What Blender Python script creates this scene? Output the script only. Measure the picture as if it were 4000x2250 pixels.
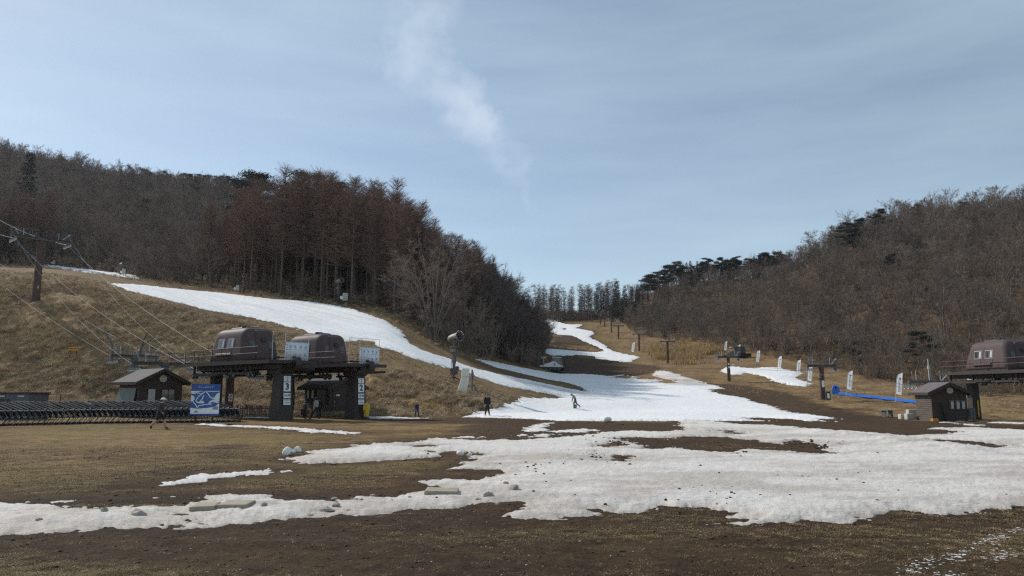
import bpy, bmesh, math, random
import numpy as np
from mathutils import Vector, Matrix, Euler
R = math.radians
scene = bpy.context.scene
for o in list(bpy.data.objects):
    bpy.data.objects.remove(o, do_unlink=True)

# ------------------------------------------------------------------ camera
F_PX, CX, CY, HOR, CAM_H = 2900.0, 2000.0, 1125.0, 1530.0, 2.05
TH = math.atan((HOR - CY) / F_PX)
cam_data = bpy.data.cameras.new('camera')
cam = bpy.data.objects.new('camera', cam_data)
scene.collection.objects.link(cam)
cam.location = (0, 0, CAM_H)
cam.rotation_euler = (math.pi / 2 + TH, 0, 0)
cam_data.sensor_width = 36.0
cam_data.lens = 36.0 * F_PX / 4000.0
cam_data.clip_start = 0.1
cam_data.clip_end = 6000
scene.camera = cam

# ------------------------------------------------------------------ light
SUN_AZ, SUN_EL = 52.0, 36.0          # degrees left of the view direction, above the horizon
SKY_STRENGTH, SUN_STRENGTH, EXPOSURE = 0.104, 3.8, 0.01
world = bpy.data.worlds.new('World')
scene.world = world
world.use_nodes = True
wn, wl = world.node_tree.nodes, world.node_tree.links
wn.clear()
sky = wn.new('ShaderNodeTexSky')
sky.sky_type = 'NISHITA'
sky.sun_disc = False
sky.sun_elevation = R(SUN_EL)
sky.sun_rotation = R(-SUN_AZ)
sky.altitude = 1000
sky.air_density = 1.0
sky.dust_density = 0.6
sky.ozone_density = 0.2
bgd = wn.new('ShaderNodeBackground')
bgd.inputs['Strength'].default_value = SKY_STRENGTH
wout = wn.new('ShaderNodeOutputWorld')
# an old, spread contrail: a band whose centre and width follow the elevation
tc = wn.new('ShaderNodeTexCoord')
sep = wn.new('ShaderNodeSeparateXYZ')
wl.new(tc.outputs['Generated'], sep.inputs[0])
def wmath(op, a, b=None, c=None, clamp=False):
    n = wn.new('ShaderNodeMath'); n.operation = op; n.use_clamp = clamp
    for i, v in enumerate((a, b, c)):
        if v is None: continue
        if isinstance(v, (int, float)): n.inputs[i].default_value = v
        else: wl.new(v, n.inputs[i])
    return n.outputs[0]
ysafe = wmath('MAXIMUM', sep.outputs['Y'], 0.05)
gx = wmath('DIVIDE', sep.outputs['X'], ysafe)
gz = wmath('DIVIDE', sep.outputs['Z'], ysafe)
def curve_of(src, lo, hi, pts):
    mr = wn.new('ShaderNodeMapRange'); mr.inputs[1].default_value = lo; mr.inputs[2].default_value = hi
    wl.new(src, mr.inputs[0])
    fc = wn.new('ShaderNodeFloatCurve')
    c = fc.mapping.curves[0]
    while len(c.points) < len(pts): c.points.new(0.5, 0.5)
    for p, (x, y) in zip(c.points, pts): p.location = (x, y)
    fc.mapping.update()
    wl.new(mr.outputs[0], fc.inputs['Value'])
    return fc.outputs[0]
def pix_dir(u, v):
    a, b = (u - CX) / F_PX, (CY - v) / F_PX
    Y = math.cos(TH) - b * math.sin(TH); Z = math.sin(TH) + b * math.cos(TH)
    return a / Y, Z / Y
TRAIL = [(790, 2066, 34), (690, 2028, 44), (600, 1962, 66), (500, 1858, 96), (400, 1785, 112), (330, 1712, 140), (200, 1628, 112), (0, 1645, 135)]
cpts, wpts = [], []
for v, u, w in TRAIL:
    x, z = pix_dir(u, v)
    s = (z - 0.2) / 0.6
    cpts.append((s, (x + 0.25) / 0.5)); wpts.append((s, 1.15 * w / F_PX / 0.1))
cpts.append((1.0, cpts[-1][1])); wpts.append((1.0, wpts[-1][1])); wpts.insert(0, (wpts[0][0] - 0.04, 0.0))
nz = wn.new('ShaderNodeTexNoise'); nz.inputs['Scale'].default_value = 14.0; nz.inputs['Detail'].default_value = 6.0
wl.new(tc.outputs['Generated'], nz.inputs['Vector'])
nz2 = wn.new('ShaderNodeTexNoise'); nz2.inputs['Scale'].default_value = 26.0; nz2.inputs['Detail'].default_value = 6.0
wl.new(tc.outputs['Generated'], nz2.inputs['Vector'])
wob = wmath('MULTIPLY', wmath('SUBTRACT', nz2.outputs['Fac'], 0.5), 0.11)
cxn = wmath('SUBTRACT', wmath('MULTIPLY', curve_of(gz, 0.2, 0.8, cpts), 0.5), 0.25)
wid = wmath('MAXIMUM', wmath('MULTIPLY', curve_of(gz, 0.2, 0.8, wpts), 0.1), 0.0005)
dd = wmath('DIVIDE', wmath('ABSOLUTE', wmath('SUBTRACT', wmath('ADD', gx, wob), cxn)), wid)
band = wmath('SUBTRACT', 1.25, dd, clamp=True)
band = wmath('MULTIPLY', band, wmath('MULTIPLY_ADD', nz.outputs['Fac'], 2.2, -0.5, clamp=True))
low = wmath('MULTIPLY_ADD', gz, 9.0, -2.1, clamp=True)
band = wmath('MULTIPLY', wmath('MULTIPLY', band, low), 0.52)
veil_map = wn.new('ShaderNodeMapping'); veil_map.inputs['Scale'].default_value = (1.2, 1.2, 7.0)
wl.new(tc.outputs['Generated'], veil_map.inputs[0])
veil = wn.new('ShaderNodeTexNoise'); veil.inputs['Scale'].default_value = 2.2; veil.inputs['Detail'].default_value = 5.0
wl.new(veil_map.outputs[0], veil.inputs['Vector'])
vf = wmath('MULTIPLY_ADD', veil.outputs['Fac'], 0.44, 0.04, clamp=True)
fac = vf
mixc = wn.new('ShaderNodeMix'); mixc.data_type = 'RGBA'
wl.new(fac, mixc.inputs['Factor'])
wl.new(sky.outputs[0], mixc.inputs['A'])
mixc.inputs['B'].default_value = (7.3, 9.1, 9.8, 1)
mixd = wn.new('ShaderNodeMix'); mixd.data_type = 'RGBA'; wl.new(band, mixd.inputs['Factor']); wl.new(mixc.outputs['Result'], mixd.inputs['A']); mixd.inputs['B'].default_value = (7.9, 8.7, 9.7, 1)
wl.new(mixd.outputs['Result'], bgd.inputs['Color'])
wl.new(bgd.outputs[0], wout.inputs[0])

sun_data = bpy.data.lights.new('sun', 'SUN')
sun_data.energy = SUN_STRENGTH
sun_data.angle = R(0.5)
sun_data.color = (1.0, 0.95, 0.88)
sun = bpy.data.objects.new('sun', sun_data)
scene.collection.objects.link(sun)
sdir = Vector((-math.sin(R(SUN_AZ)) * math.cos(R(SUN_EL)), math.cos(R(SUN_AZ)) * math.cos(R(SUN_EL)), math.sin(R(SUN_EL))))
sun.rotation_euler = (-sdir).to_track_quat('-Z', 'Y').to_euler()
sun.location = (0, 0, 60)
scene.view_settings.view_transform = 'Standard'
scene.view_settings.look = 'None'
scene.view_settings.exposure = EXPOSURE
scene.view_settings.gamma = 1
scene.view_settings.use_curve_mapping = False
scene.render.engine = 'CYCLES'
scene.cycles.max_bounces = 5
scene.cycles.diffuse_bounces = 2
scene.cycles.transparent_max_bounces = 8
scene.cycles.use_denoising = False
scene.cycles.use_adaptive_sampling = False
scene.cycles.pixel_filter_type = 'BLACKMAN_HARRIS'
scene.cycles.filter_width = 1.3
scene.cycles.sample_clamp_indirect = 4.0

# ------------------------------------------------------------------ helpers
COL = scene.collection
def tag(o, label=None, cat=None, group=None, kind=None):
    if label: o['label'] = label
    if cat: o['category'] = cat
    if group: o['group'] = group
    if kind: o['kind'] = kind
    return o
def empty(name, loc=(0, 0, 0), rz=0.0, scale=1.0):
    o = bpy.data.objects.new(name, None)
    o.empty_display_size = 0.2
    COL.objects.link(o)
    o.location = loc; o.rotation_euler = (0, 0, rz); o.scale = (scale,) * 3
    return o
def mobj(name, me, parent=None, loc=None, rot=None):
    o = bpy.data.objects.new(name, me)
    COL.objects.link(o)
    if parent: o.parent = parent
    if loc is not None: o.location = loc
    if rot is not None: o.rotation_euler = rot
    return o
def np_mesh(name, V, faces, mats=(), smooth=False, matidx=None):
    """faces: int array (n,3) or (n,4)"""
    me = bpy.data.meshes.new(name)
    V = np.asarray(V, np.float32); Fc = np.asarray(faces, np.int32)
    n, k = Fc.shape
    me.vertices.add(len(V)); me.vertices.foreach_set('co', V.ravel())
    me.loops.add(n * k); me.loops.foreach_set('vertex_index', Fc.ravel())
    me.polygons.add(n)
    me.polygons.foreach_set('loop_start', np.arange(0, n * k, k, dtype=np.int32))
    if smooth: me.polygons.foreach_set('use_smooth', np.ones(n, bool))
    for m in mats: me.materials.append(m)
    if matidx is not None: me.polygons.foreach_set('material_index', np.asarray(matidx, np.int32))
    me.update(calc_edges=True)
    me.validate()
    return me
class MB:
    """collects simple shapes and links them as one mesh object"""
    def __init__(s): s.v = []; s.f = []; s.m = []
    def add(s, verts, faces, mi=0):
        o = len(s.v); s.v += [tuple(p) for p in verts]
        s.f += [tuple(i + o for i in f) for f in faces]; s.m += [mi] * len(faces)
    def box(s, c, d, rot=None, mi=0, taper=1.0, bev=0.0):
        x, y, z = d[0] / 2, d[1] / 2, d[2] / 2
        vs = []
        for sz in (-1, 1):
            k = taper if sz > 0 else 1.0
            for sx, sy in ((-1, -1), (1, -1), (1, 1), (-1, 1)):
                vs.append(Vector((sx * x * k, sy * y * k, sz * z)))
        if rot is not None:
            M = Euler(rot).to_matrix() if not isinstance(rot, Matrix) else rot
            vs = [M @ p for p in vs]
        vs = [p + Vector(c) for p in vs]
        s.add(vs, [(3, 2, 1, 0), (4, 5, 6, 7), (0, 1, 5, 4), (1, 2, 6, 5), (2, 3, 7, 6), (3, 0, 4, 7)], mi)
        return s
    def bar(s, a, b, w, h=None, mi=0):
        a, b = Vector(a), Vector(b); d = b - a; L = d.length
        q = d.to_track_quat('Z', 'Y').to_matrix()
        return s.box((a + b) / 2, (w, h or w, L), q, mi)
    def tube(s, pts, r, n=8, mi=0, cap=True):
        pts = [Vector(p) for p in pts]
        rr = r if isinstance(r, (list, tuple)) else [r] * len(pts)
        vs, fs = [], []
        prev = None
        for i, p in enumerate(pts):
            t = (pts[min(i + 1, len(pts) - 1)] - pts[max(i - 1, 0)]).normalized()
            if prev is None:
                a = Vector((0, 0, 1)) if abs(t.z) < 0.9 else Vector((1, 0, 0))
                e1 = t.cross(a).normalized()
            else:
                e1 = (prev - t * prev.dot(t)).normalized()
            prev = e1; e2 = t.cross(e1)
            for k in range(n):
                an = 2 * math.pi * k / n
                vs.append(p + (e1 * math.cos(an) + e2 * math.sin(an)) * rr[i])
        for i in range(len(pts) - 1):
            for k in range(n):
                k2 = (k + 1) % n
                fs.append((i * n + k, i * n + k2, (i + 1) * n + k2, (i + 1) * n + k))
        if cap:
            fs.append(tuple(range(n - 1, -1, -1))); fs.append(tuple(range((len(pts) - 1) * n, len(pts) * n)))
        s.add(vs, fs, mi); return s
    def cyl(s, c, r, h, axis='Z', n=16, mi=0, r2=None):
        ax = {'X': Vector((1, 0, 0)), 'Y': Vector((0, 1, 0)), 'Z': Vector((0, 0, 1))}[axis]
        return s.tube([Vector(c) - ax * h / 2, Vector(c) + ax * h / 2], [r, r if r2 is None else r2], n, mi)
    def prism(s, poly, d0, d1, fn, mi=0):
        n = len(poly)
        vs = [fn(p[0], p[1], d0) for p in poly] + [fn(p[0], p[1], d1) for p in poly]
        fs = [tuple(range(n - 1, -1, -1)), tuple(range(n, 2 * n))] + [(i, (i + 1) % n, (i + 1) % n + n, i + n) for i in range(n)]
        s.add(vs, fs, mi); return s
    def mesh(s, name, mats, smooth=False):
        me = bpy.data.meshes.new(name)
        me.from_pydata(s.v, [], s.f)
        for m in (mats if isinstance(mats, (list, tuple)) else [mats]): me.materials.append(m)
        me.polygons.foreach_set('material_index', s.m)
        bm = bmesh.new(); bm.from_mesh(me); bmesh.ops.recalc_face_normals(bm, faces=bm.faces)
        if smooth is not False:
            for f in bm.faces: f.smooth = True
            for e in bm.edges:
                if len(e.link_faces) == 2 and e.calc_face_angle(0) > R(38): e.smooth = False
        bm.to_mesh(me); bm.free(); me.update()
        return me
    def build(s, name, mats, parent=None, loc=None, rot=None, smooth=False):
        return mobj(name, s.mesh(name, mats, smooth), parent, loc, rot)
# value noise (deterministic, numpy)
def _hash(ix, iy, seed):
    h = (ix.astype(np.int64) * 374761393 + iy.astype(np.int64) * 668265263 + seed * 1274126177) & 0x7fffffff
    h = ((h ^ (h >> 13)) * 1274126177) & 0x7fffffff
    h = h ^ (h >> 16)
    return (h & 0xffff) / 65535.0
def vnoise(x, y, seed=0):
    x0 = np.floor(x); y0 = np.floor(y); fx = x - x0; fy = y - y0
    fx = fx * fx * (3 - 2 * fx); fy = fy * fy * (3 - 2 * fy)
    a = _hash(x0, y0, seed); b = _hash(x0 + 1, y0, seed); c = _hash(x0, y0 + 1, seed); d = _hash(x0 + 1, y0 + 1, seed)
    return (a + (b - a) * fx) + ((c + (d - c) * fx) - (a + (b - a) * fx)) * fy
def fbm(x, y, sc, octv=4, seed=0, gain=0.5):
    t = 0; amp = 1.0; tot = 0
    for i in range(octv):
        t = t + amp * vnoise(x * sc + 17.3 * i, y * sc - 9.1 * i, seed + i); tot += amp; amp *= gain; sc *= 2.03
    return t / tot          # 0..1
def sstep(e0, e1, x):
    t = np.clip((x - e0) / (e1 - e0), 0, 1); return t * t * (3 - 2 * t)

# ------------------------------------------------------------------ materials
def new_mat(name):
    m = bpy.data.materials.new(name); m.use_nodes = True
    nt = m.node_tree; b = nt.nodes['Principled BSDF']
    return m, nt.nodes, nt.links, b
def mat(name, col, rough=0.7, metal=0.0, var=0.25, scale=4.0, bump=0.0, bscale=None, spec=0.5, stretch=None, col2=None, objvar=0.0):
    m, N, L, b = new_mat(name)
    b.inputs['Roughness'].default_value = rough; b.inputs['Metallic'].default_value = metal
    b.inputs['Specular IOR Level'].default_value = spec
    tcn = N.new('ShaderNodeTexCoord'); mp = N.new('ShaderNodeMapping')
    if stretch: mp.inputs['Scale'].default_value = stretch
    L.new(tcn.outputs['Object'], mp.inputs[0])
    nzn = N.new('ShaderNodeTexNoise'); nzn.inputs['Scale'].default_value = scale; nzn.inputs['Detail'].default_value = 6
    nzn.inputs['Roughness'].default_value = 0.65
    L.new(mp.outputs[0], nzn.inputs['Vector'])
    mx = N.new('ShaderNodeMix'); mx.data_type = 'RGBA'
    c2 = col2 or tuple(c * (1 - var) for c in col)
    c1 = col if col2 else tuple(min(1, c * (1 + var)) for c in col)
    mx.inputs['A'].default_value = (*c2, 1); mx.inputs['B'].default_value = (*c1, 1)
    mr = N.new('ShaderNodeMapRange'); mr.inputs[1].default_value = 0.3; mr.inputs[2].default_value = 0.7
    L.new(nzn.outputs['Fac'], mr.inputs[0]); L.new(mr.outputs[0], mx.inputs['Factor'])
    out = mx.outputs['Result']
    if objvar:
        oi = N.new('ShaderNodeObjectInfo'); hs = N.new('ShaderNodeHueSaturation')
        m1 = N.new('ShaderNodeMapRange'); m1.inputs[3].default_value = 1 - objvar; m1.inputs[4].default_value = 1 + objvar
        L.new(oi.outputs['Random'], m1.inputs[0]); L.new(m1.outputs[0], hs.inputs['Value']); L.new(out, hs.inputs['Color'])
        out = hs.outputs[0]
    L.new(out, b.inputs['Base Color'])
    if bump:
        bp = N.new('ShaderNodeBump'); bp.inputs['Strength'].default_value = bump; bp.inputs['Distance'].default_value = 0.02
        n2 = N.new('ShaderNodeTexNoise'); n2.inputs['Scale'].default_value = bscale or scale * 6; n2.inputs['Detail'].default_value = 5
        L.new(mp.outputs[0], n2.inputs['Vector']); L.new(n2.outputs['Fac'], bp.inputs['Height']); L.new(bp.outputs[0], b.inputs['Normal'])
    return m

# ------------------------------------------------------------------ terrain: feature lines (photo column, row, distance ahead)
def P(u, v, d):
    x, z = pix_dir(u, v)
    return Vector((x * d, d, CAM_H + z * d))
LINES = [
 # end of the flat field
 [(-2500, None, 60), (0, None, 60), (1500, None, 62), (1900, None, 63), (2300, None, 74), (2600, None, 80), (2900, None, 78), (3150, 1610, 72), (3400, 1632, 65), (3600, 1641, 62), (4000, 1643, 61), (6500, 1643, 61)],
 # crest of the grass bank / middle of the run
 [(-2500, 880, 112), (-600, 1010, 104), (0, 1080, 96), (250, 1098, 95), (500, 1150, 95), (750, 1218, 92), (1000, 1268, 90), (1250, 1328, 85), (1400, 1390, 79), (1500, 1425, 76), (1600, 1458, 74), (1750, 1522, 71), (1900, 1574, 69), (2050, 1606, 70), (2200, 1597, 77), (2300, 1582, 83), (2600, 1555, 95), (2850, 1545, 98), (3000, 1555, 96), (3215, 1560, 92), (3500, 1592, 80), (3700, 1612, 74), (4000, 1622, 72), (6500, 1622, 72)],
 # forest edge on the left, the groomer, the right terrace
 [(-2500, 900, 190), (-600, 985, 172), (0, 1040, 160), (250, 1044, 162), (500, 1080, 150), (750, 1120, 142), (1000, 1150, 135), (1250, 1182, 128), (1500, 1208, 122), (1600, 1258, 120), (1750, 1345, 122), (1900, 1398, 130), (2050, 1425, 140), (2150, 1448, 148), (2300, 1465, 150), (2500, 1468, 146), (2620, 1455, 140), (2848, 1490, 123), (3000, 1482, 124), (3200, 1505, 116), (3400, 1525, 106), (3600, 1545, 97), (3800, 1560, 92), (4000, 1568, 90), (6500, 1568, 90)],
 [(-2500, 780, 250), (-600, 850, 235), (0, 940, 225), (250, 960, 225), (500, 1000, 215), (750, 1040, 205), (1000, 1070, 200), (1250, 1090, 195), (1500, 1120, 185), (1750, 1230, 180), (1900, 1310, 175), (2050, 1365, 190), (2200, 1370, 203), (2350, 1376, 205), (2500, 1376, 205), (2700, 1382, 190), (2900, 1402, 172), (3100, 1425, 155), (3300, 1450, 140), (3500, 1485, 125), (3700, 1505, 115), (4000, 1525, 106), (6500, 1525, 106)],
 [(-2500, 600, 320), (-600, 700, 305), (0, 770, 290), (500, 850, 290), (1000, 900, 290), (1500, 1000, 270), (1900, 1200, 250), (2050, 1275, 290), (2200, 1258, 335), (2350, 1250, 335), (2500, 1262, 285), (2700, 1250, 262), (2900, 1240, 250), (3100, 1220, 230), (3300, 1170, 215), (3500, 1140, 200), (3700, 1120, 190), (4000, 1100, 180), (6500, 1050, 180)],
 [(-2500, 420, 420), (-600, 540, 400), (0, 645, 390), (250, 708, 390), (500, 748, 390), (750, 780, 390), (1000, 805, 390), (1250, 850, 380), (1500, 950, 370), (1750, 1090, 350), (1900, 1180, 345), (2050, 1240, 375), (2150, 1254, 385), (2350, 1244, 385), (2500, 1165, 365), (2600, 1125, 352), (2700, 1102, 347), (2900, 1098, 342), (3080, 1078, 325), (3200, 1022, 305), (3300, 955, 292), (3500, 908, 292), (3700, 892, 292), (4000, 872, 292), (6500, 720, 292)],
]
TG = np.linspace(-1.75, 1.75, 701)                 # tan of the bearing
def line_table(line):
    xs, ds, zs = [], [], []
    for (u, v, d) in line:
        if v is None: x, z = pix_dir(u, 1640)[0], 0.0
        else:
            x, sl = pix_dir(u, v); z = CAM_H + sl * d
        xs.append(x); ds.append(d); zs.append(z)
    return np.interp(TG, xs, ds), np.interp(TG, xs, zs)
def smooth1(a, k):
    ker = np.exp(-0.5 * (np.arange(-3 * k, 3 * k + 1) / k) ** 2); ker /= ker.sum()
    return np.convolve(np.pad(a, 3 * k, mode='edge'), ker, mode='valid')
TAB = [line_table(l) for l in LINES]
LD = [smooth1(t[0], 4) for t in TAB]; LZ = [smooth1(t[1], 4) for t in TAB]
LOGD = np.linspace(math.log(1.0), math.log(700.0), 1400)
DG = np.exp(LOGD)
ZT = np.zeros((len(TG), len(DG)))
def pchip(xk, yk, x):
    h = np.diff(xk); dl = np.diff(yk) / h
    m = np.zeros_like(yk)
    for i in range(1, len(xk) - 1):
        if dl[i - 1] * dl[i] > 0:
            w1 = 2 * h[i] + h[i - 1]; w2 = h[i] + 2 * h[i - 1]
            m[i] = (w1 + w2) / (w1 / dl[i - 1] + w2 / dl[i])
    m[0] = 0; m[-1] = dl[-1]
    i = np.clip(np.searchsorted(xk, x) - 1, 0, len(h) - 1)
    t = np.clip((x - xk[i]) / h[i], 0, 1)
    return ((1 + 2 * t) * (1 - t) ** 2 * yk[i] + t * (1 - t) ** 2 * h[i] * m[i] + t * t * (3 - 2 * t) * yk[i + 1] + t * t * (t - 1) * h[i] * m[i + 1])
for j in range(len(TG)):
    xk = [0.0] + [LD[0][j] * 0.8] + [LD[k][j] for k in range(6)] + [700.0]
    yk = [0.0, LZ[0][j] * 0.5] + [LZ[k][j] for k in range(6)] + [LZ[5][j] * 0.55]
    ZT[j] = pchip(np.array(xk), np.array(yk), DG)
def ground(x, y):
    x = np.asarray(x, float); y = np.asarray(y, float)
    yy = np.maximum(y, 1.0)
    t = np.clip((x / yy - TG[0]) / (TG[1] - TG[0]), 0, len(TG) - 1.001)
    r = np.clip((np.log(yy) - LOGD[0]) / (LOGD[1] - LOGD[0]), 0, len(DG) - 1.001)
    i = t.astype(int); j = r.astype(int); a = t - i; b = r - j
    return (ZT[i, j] * (1 - a) + ZT[i + 1, j] * a) * (1 - b) + (ZT[i, j + 1] * (1 - a) + ZT[i + 1, j + 1] * a) * b
def gz1(x, y): return float(ground(np.array([x]), np.array([y]))[0])
def hit(u, v, dmin=1.5, dmax=480):
    """where the sight line of a photo position meets the ground"""
    tx, tz = pix_dir(u, v)
    m = (DG >= dmin) & (DG <= dmax)
    d = DG[m]; gz = ground(tx * d, d); rz = CAM_H + tz * d
    k = np.argmax(gz >= rz)
    if not (gz >= rz).any(): k = len(d) - 1
    dd = d[k]
    if k > 0:
        e0, e1 = rz[k - 1] - gz[k - 1], rz[k] - gz[k]
        if e0 - e1 != 0: dd = d[k - 1] + (d[k] - d[k - 1]) * np.clip(e0 / (e0 - e1), 0, 1)
    return Vector((tx * dd, dd, CAM_H + tz * dd))
def at(u, d, v_for=1500):
    """ground point on a photo column at distance d"""
    x = pix_dir(u, v_for)[0] * d
    return Vector((x, d, gz1(x, d)))
def line_d(k, x, y): return np.interp(np.asarray(x) / np.maximum(y, 1), TG, LD[k])
# ------------------------------------------------------------------ snow outlines (traced on views of the photo, laid on the ground)
C1, C2, C3 = (0, 1700, .5435), (1300, 1600, .5435), (2600, 1550, .5435)
C4, C5, C6 = (1400, 1150, .4141), (2000, 1050, .3796), (2700, 1250, .276)
CS, C7, OV = (700, 1200, .3451), (3300, 1250, .3105), (0, 0, 1.5528)
def PX(c, pts): return [(c[0] + a * c[2], c[1] + b * c[2]) for a, b in pts]
ADD = []   # (points, dmin, dmax, thickness, dirt)
SUB = []
# left run
ADD.append((PX(OV, [(100, 663), (200, 675), (300, 687), (356, 695), (350, 702), (260, 691), (150, 677), (100, 669)]), 110, 200, .2, 0))
ADD.append((PX(OV, [(272, 712), (340, 716), (440, 727), (560, 738), (680, 752), (780, 759), (860, 771), (903, 781)])
            + PX(C4, [(0, 155), (180, 225), (290, 260), (350, 310), (415, 355), (440, 430), (480, 460), (600, 530), (860, 610), (970, 655), (1100, 700), (1400, 770), (1800, 850), (2150, 921), (2415, 965), (2415, 1000), (1960, 975), (1700, 920), (1500, 880), (1330, 850), (1200, 800), (1130, 778), (960, 705), (800, 685), (640, 640), (480, 590), (330, 530), (200, 490), (120, 445), (0, 430)])
            + PX(OV, [(850, 862), (760, 828), (640, 800), (540, 783), (430, 757), (340, 735), (300, 723)]), 74, 175, .25, 0))
ADD.append((PX(C4, [(1080, 605), (1200, 620), (1400, 660), (1600, 700), (1700, 720), (1860, 745), (1960, 750), (2200, 770), (2415, 790), (2500, 850), (2415, 990), (2150, 922), (2090, 862), (2000, 840), (1780, 800), (1560, 750), (1300, 690)]), 74, 175, .2, 0))
# lower part of the run and the middle of the valley
ADD.append((PX(C4, [(1000, 1158), (1100, 1130), (1230, 1075), (1460, 1030), (1540, 985), (1660, 980), (1960, 975), (2415, 960)])
            + PX(C5, [(560, 1290), (770, 1270), (720, 1220), (400, 1090), (560, 1080), (800, 1085), (1000, 1105), (1130, 1088), (1250, 1108), (1350, 1125), (1460, 1140), (1620, 1155), (1740, 1150), (1850, 1165), (2000, 1190), (2120, 1200), (2200, 1240), (1990, 1240)])
            + PX(C6, [(340, 1030), (500, 1070), (660, 1085), (780, 1120), (900, 1170), (1050, 1200), (1200, 1235), (1300, 1290), (1500, 1330), (1700, 1345), (1900, 1370), (2050, 1390)])
            + PX(C3, [(1070, 160), (1060, 178), (1280, 190), (1200, 200), (1000, 202), (760, 190), (740, 196), (600, 205), (450, 205), (300, 230), (0, 230)])
            + PX(C2, [(2560, 150), (2500, 148), (2420, 130), (2400, 105), (2150, 95), (2050, 105), (1960, 95), (1900, 108), (1700, 102), (1590, 100), (1570, 76), (1450, 70), (1200, 61), (945, 56)]), 53, 160, .22, 0))
ADD.append((PX(C5, [(1450, 1075), (1500, 1045), (1640, 1060), (1760, 1110), (1900, 1140), (2000, 1175), (2000, 1195), (1850, 1170), (1700, 1150), (1500, 1130)]), 80, 160, .12, .5))
# big foreground field
ADD.append((PX(C1, [(2010, 170), (2100, 158), (2180, 148), (2260, 120), (2400, 112)])
            + PX(C2, [(100, 290), (200, 262), (330, 248), (500, 245), (640, 240), (650, 225), (750, 208), (900, 220), (1100, 230), (1250, 215), (1320, 228), (1500, 215), (1700, 195), (1850, 185), (1950, 165), (2100, 155), (2300, 160), (2500, 150)])
            + PX(C3, [(100, 140), (340, 180), (590, 203), (750, 206), (900, 216), (1120, 245), (1250, 256), (1500, 263), (1740, 286), (1850, 276), (2000, 270), (2100, 250), (1900, 226), (2100, 222), (2300, 226), (2576, 240), (2950, 262), (3300, 300), (3300, 720), (2900, 760), (2576, 787), (2500, 800), (2350, 816), (2200, 840), (2000, 855), (1850, 842), (1780, 826), (1650, 830), (1500, 868), (1240, 886), (1060, 886), (920, 910), (870, 905), (740, 912), (600, 920), (370, 908), (400, 890), (600, 880), (450, 860), (480, 840), (290, 815), (260, 800), (120, 805), (0, 796)])
            + PX(C2, [(2350, 705), (2260, 715), (2230, 742), (2060, 740), (2050, 720), (1900, 712), (1780, 715), (1860, 755), (1700, 765), (1500, 778), (1350, 770), (1260, 755), (1400, 735), (1340, 725), (1400, 695), (1330, 690), (1400, 660), (1250, 660), (1130, 665), (1000, 672), (900, 690), (700, 705), (500, 718), (330, 735), (250, 752), (150, 745), (0, 752)])
            + PX(C1, [(2300, 580), (2100, 600), (2050, 612), (1750, 635), (1550, 655), (1290, 662), (1100, 655), (800, 668), (600, 680), (450, 690), (200, 700), (0, 712), (-500, 745), (-500, 560), (0, 550), (150, 545), (350, 530), (600, 525), (700, 525), (1000, 520), (1300, 512), (1440, 500), (1400, 480), (1500, 440), (1700, 440), (1960, 435), (1900, 460), (1800, 478), (2000, 472), (2200, 470), (2400, 476)])
            + PX(C2, [(190, 650), (200, 625), (400, 632), (500, 620), (610, 615), (600, 592), (680, 588), (830, 578), (800, 570), (740, 540), (710, 512), (830, 495), (900, 510), (1050, 505), (1130, 490), (1200, 470), (1230, 440), (1130, 425), (1000, 430), (870, 430), (910, 410), (920, 380), (1010, 375), (1010, 345), (1120, 325), (960, 305), (800, 298), (760, 318), (740, 345), (560, 355), (350, 370), (170, 385), (0, 395)])
            + PX(C1, [(2150, 212), (2080, 200)]), 4, 60, .16, .55))
# islands and remnants
for pts in [PX(C2, [(1380, 145), (1440, 120), (1500, 98), (1560, 97), (1530, 125), (1525, 155), (1450, 158)]),
            PX(C2, [(1560, 158), (1650, 145), (1800, 135), (1910, 145), (1800, 161), (1650, 162)]),
            PX(C2, [(1400, 200), (1500, 174), (1590, 179), (1500, 197)]), PX(C2, [(1330, 187), (1390, 178), (1350, 195)]),
            PX(C2, [(885, 194), (1030, 196), (1010, 205), (900, 203)]),
            PX(C1, [(0, 490), (130, 484), (280, 494), (370, 514), (200, 532), (0, 548), (-200, 540), (-200, 500)]),
            PX(C1, [(180, 472), (330, 464), (500, 459), (790, 453), (700, 466), (500, 474), (300, 478)]),
            PX(C1, [(1050, 455), (1200, 448), (1290, 445), (1180, 457)]),
            PX(C1, [(1115, 354), (1200, 326), (1300, 318), (1450, 288), (1650, 280), (1820, 262), (1900, 248), (1810, 241), (1870, 233), (1965, 247), (1950, 274), (1850, 290), (1700, 289), (1500, 314), (1400, 334), (1250, 350)]),
            PX(C1, [(2140, 450), (2210, 438), (2300, 446), (2220, 460)]),
            PX(C1, [(1995, 258), (2060, 257), (2030, 264)]),
            PX(CS, [(190, 1325), (330, 1313), (480, 1316), (560, 1336), (800, 1347), (1100, 1357), (1400, 1377), (1700, 1398), (1985, 1424), (1900, 1436), (1600, 1424), (1300, 1399), (1000, 1374), (700, 1353), (400, 1343)]),
            PX(C4, [(-40, 1146), (300, 1155), (640, 1167), (400, 1173), (-40, 1165)]),
            PX(CS, [(730, 1236), (900, 1240), (1040, 1246), (1040, 1256), (730, 1252)]),
            PX(C7, [(1370, 1262), (1600, 1263), (1560, 1275), (1450, 1277)]),
            PX(C7, [(1640, 1268), (1900, 1274), (2254, 1288), (2400, 1296), (2400, 1306), (2254, 1302), (1900, 1290)]),
            PX(C7, [(1250, 1282), (1500, 1300), (1730, 1320), (1700, 1330), (1450, 1308)])]:
    ADD.append((pts, 6, 62, .09, .25))
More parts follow.
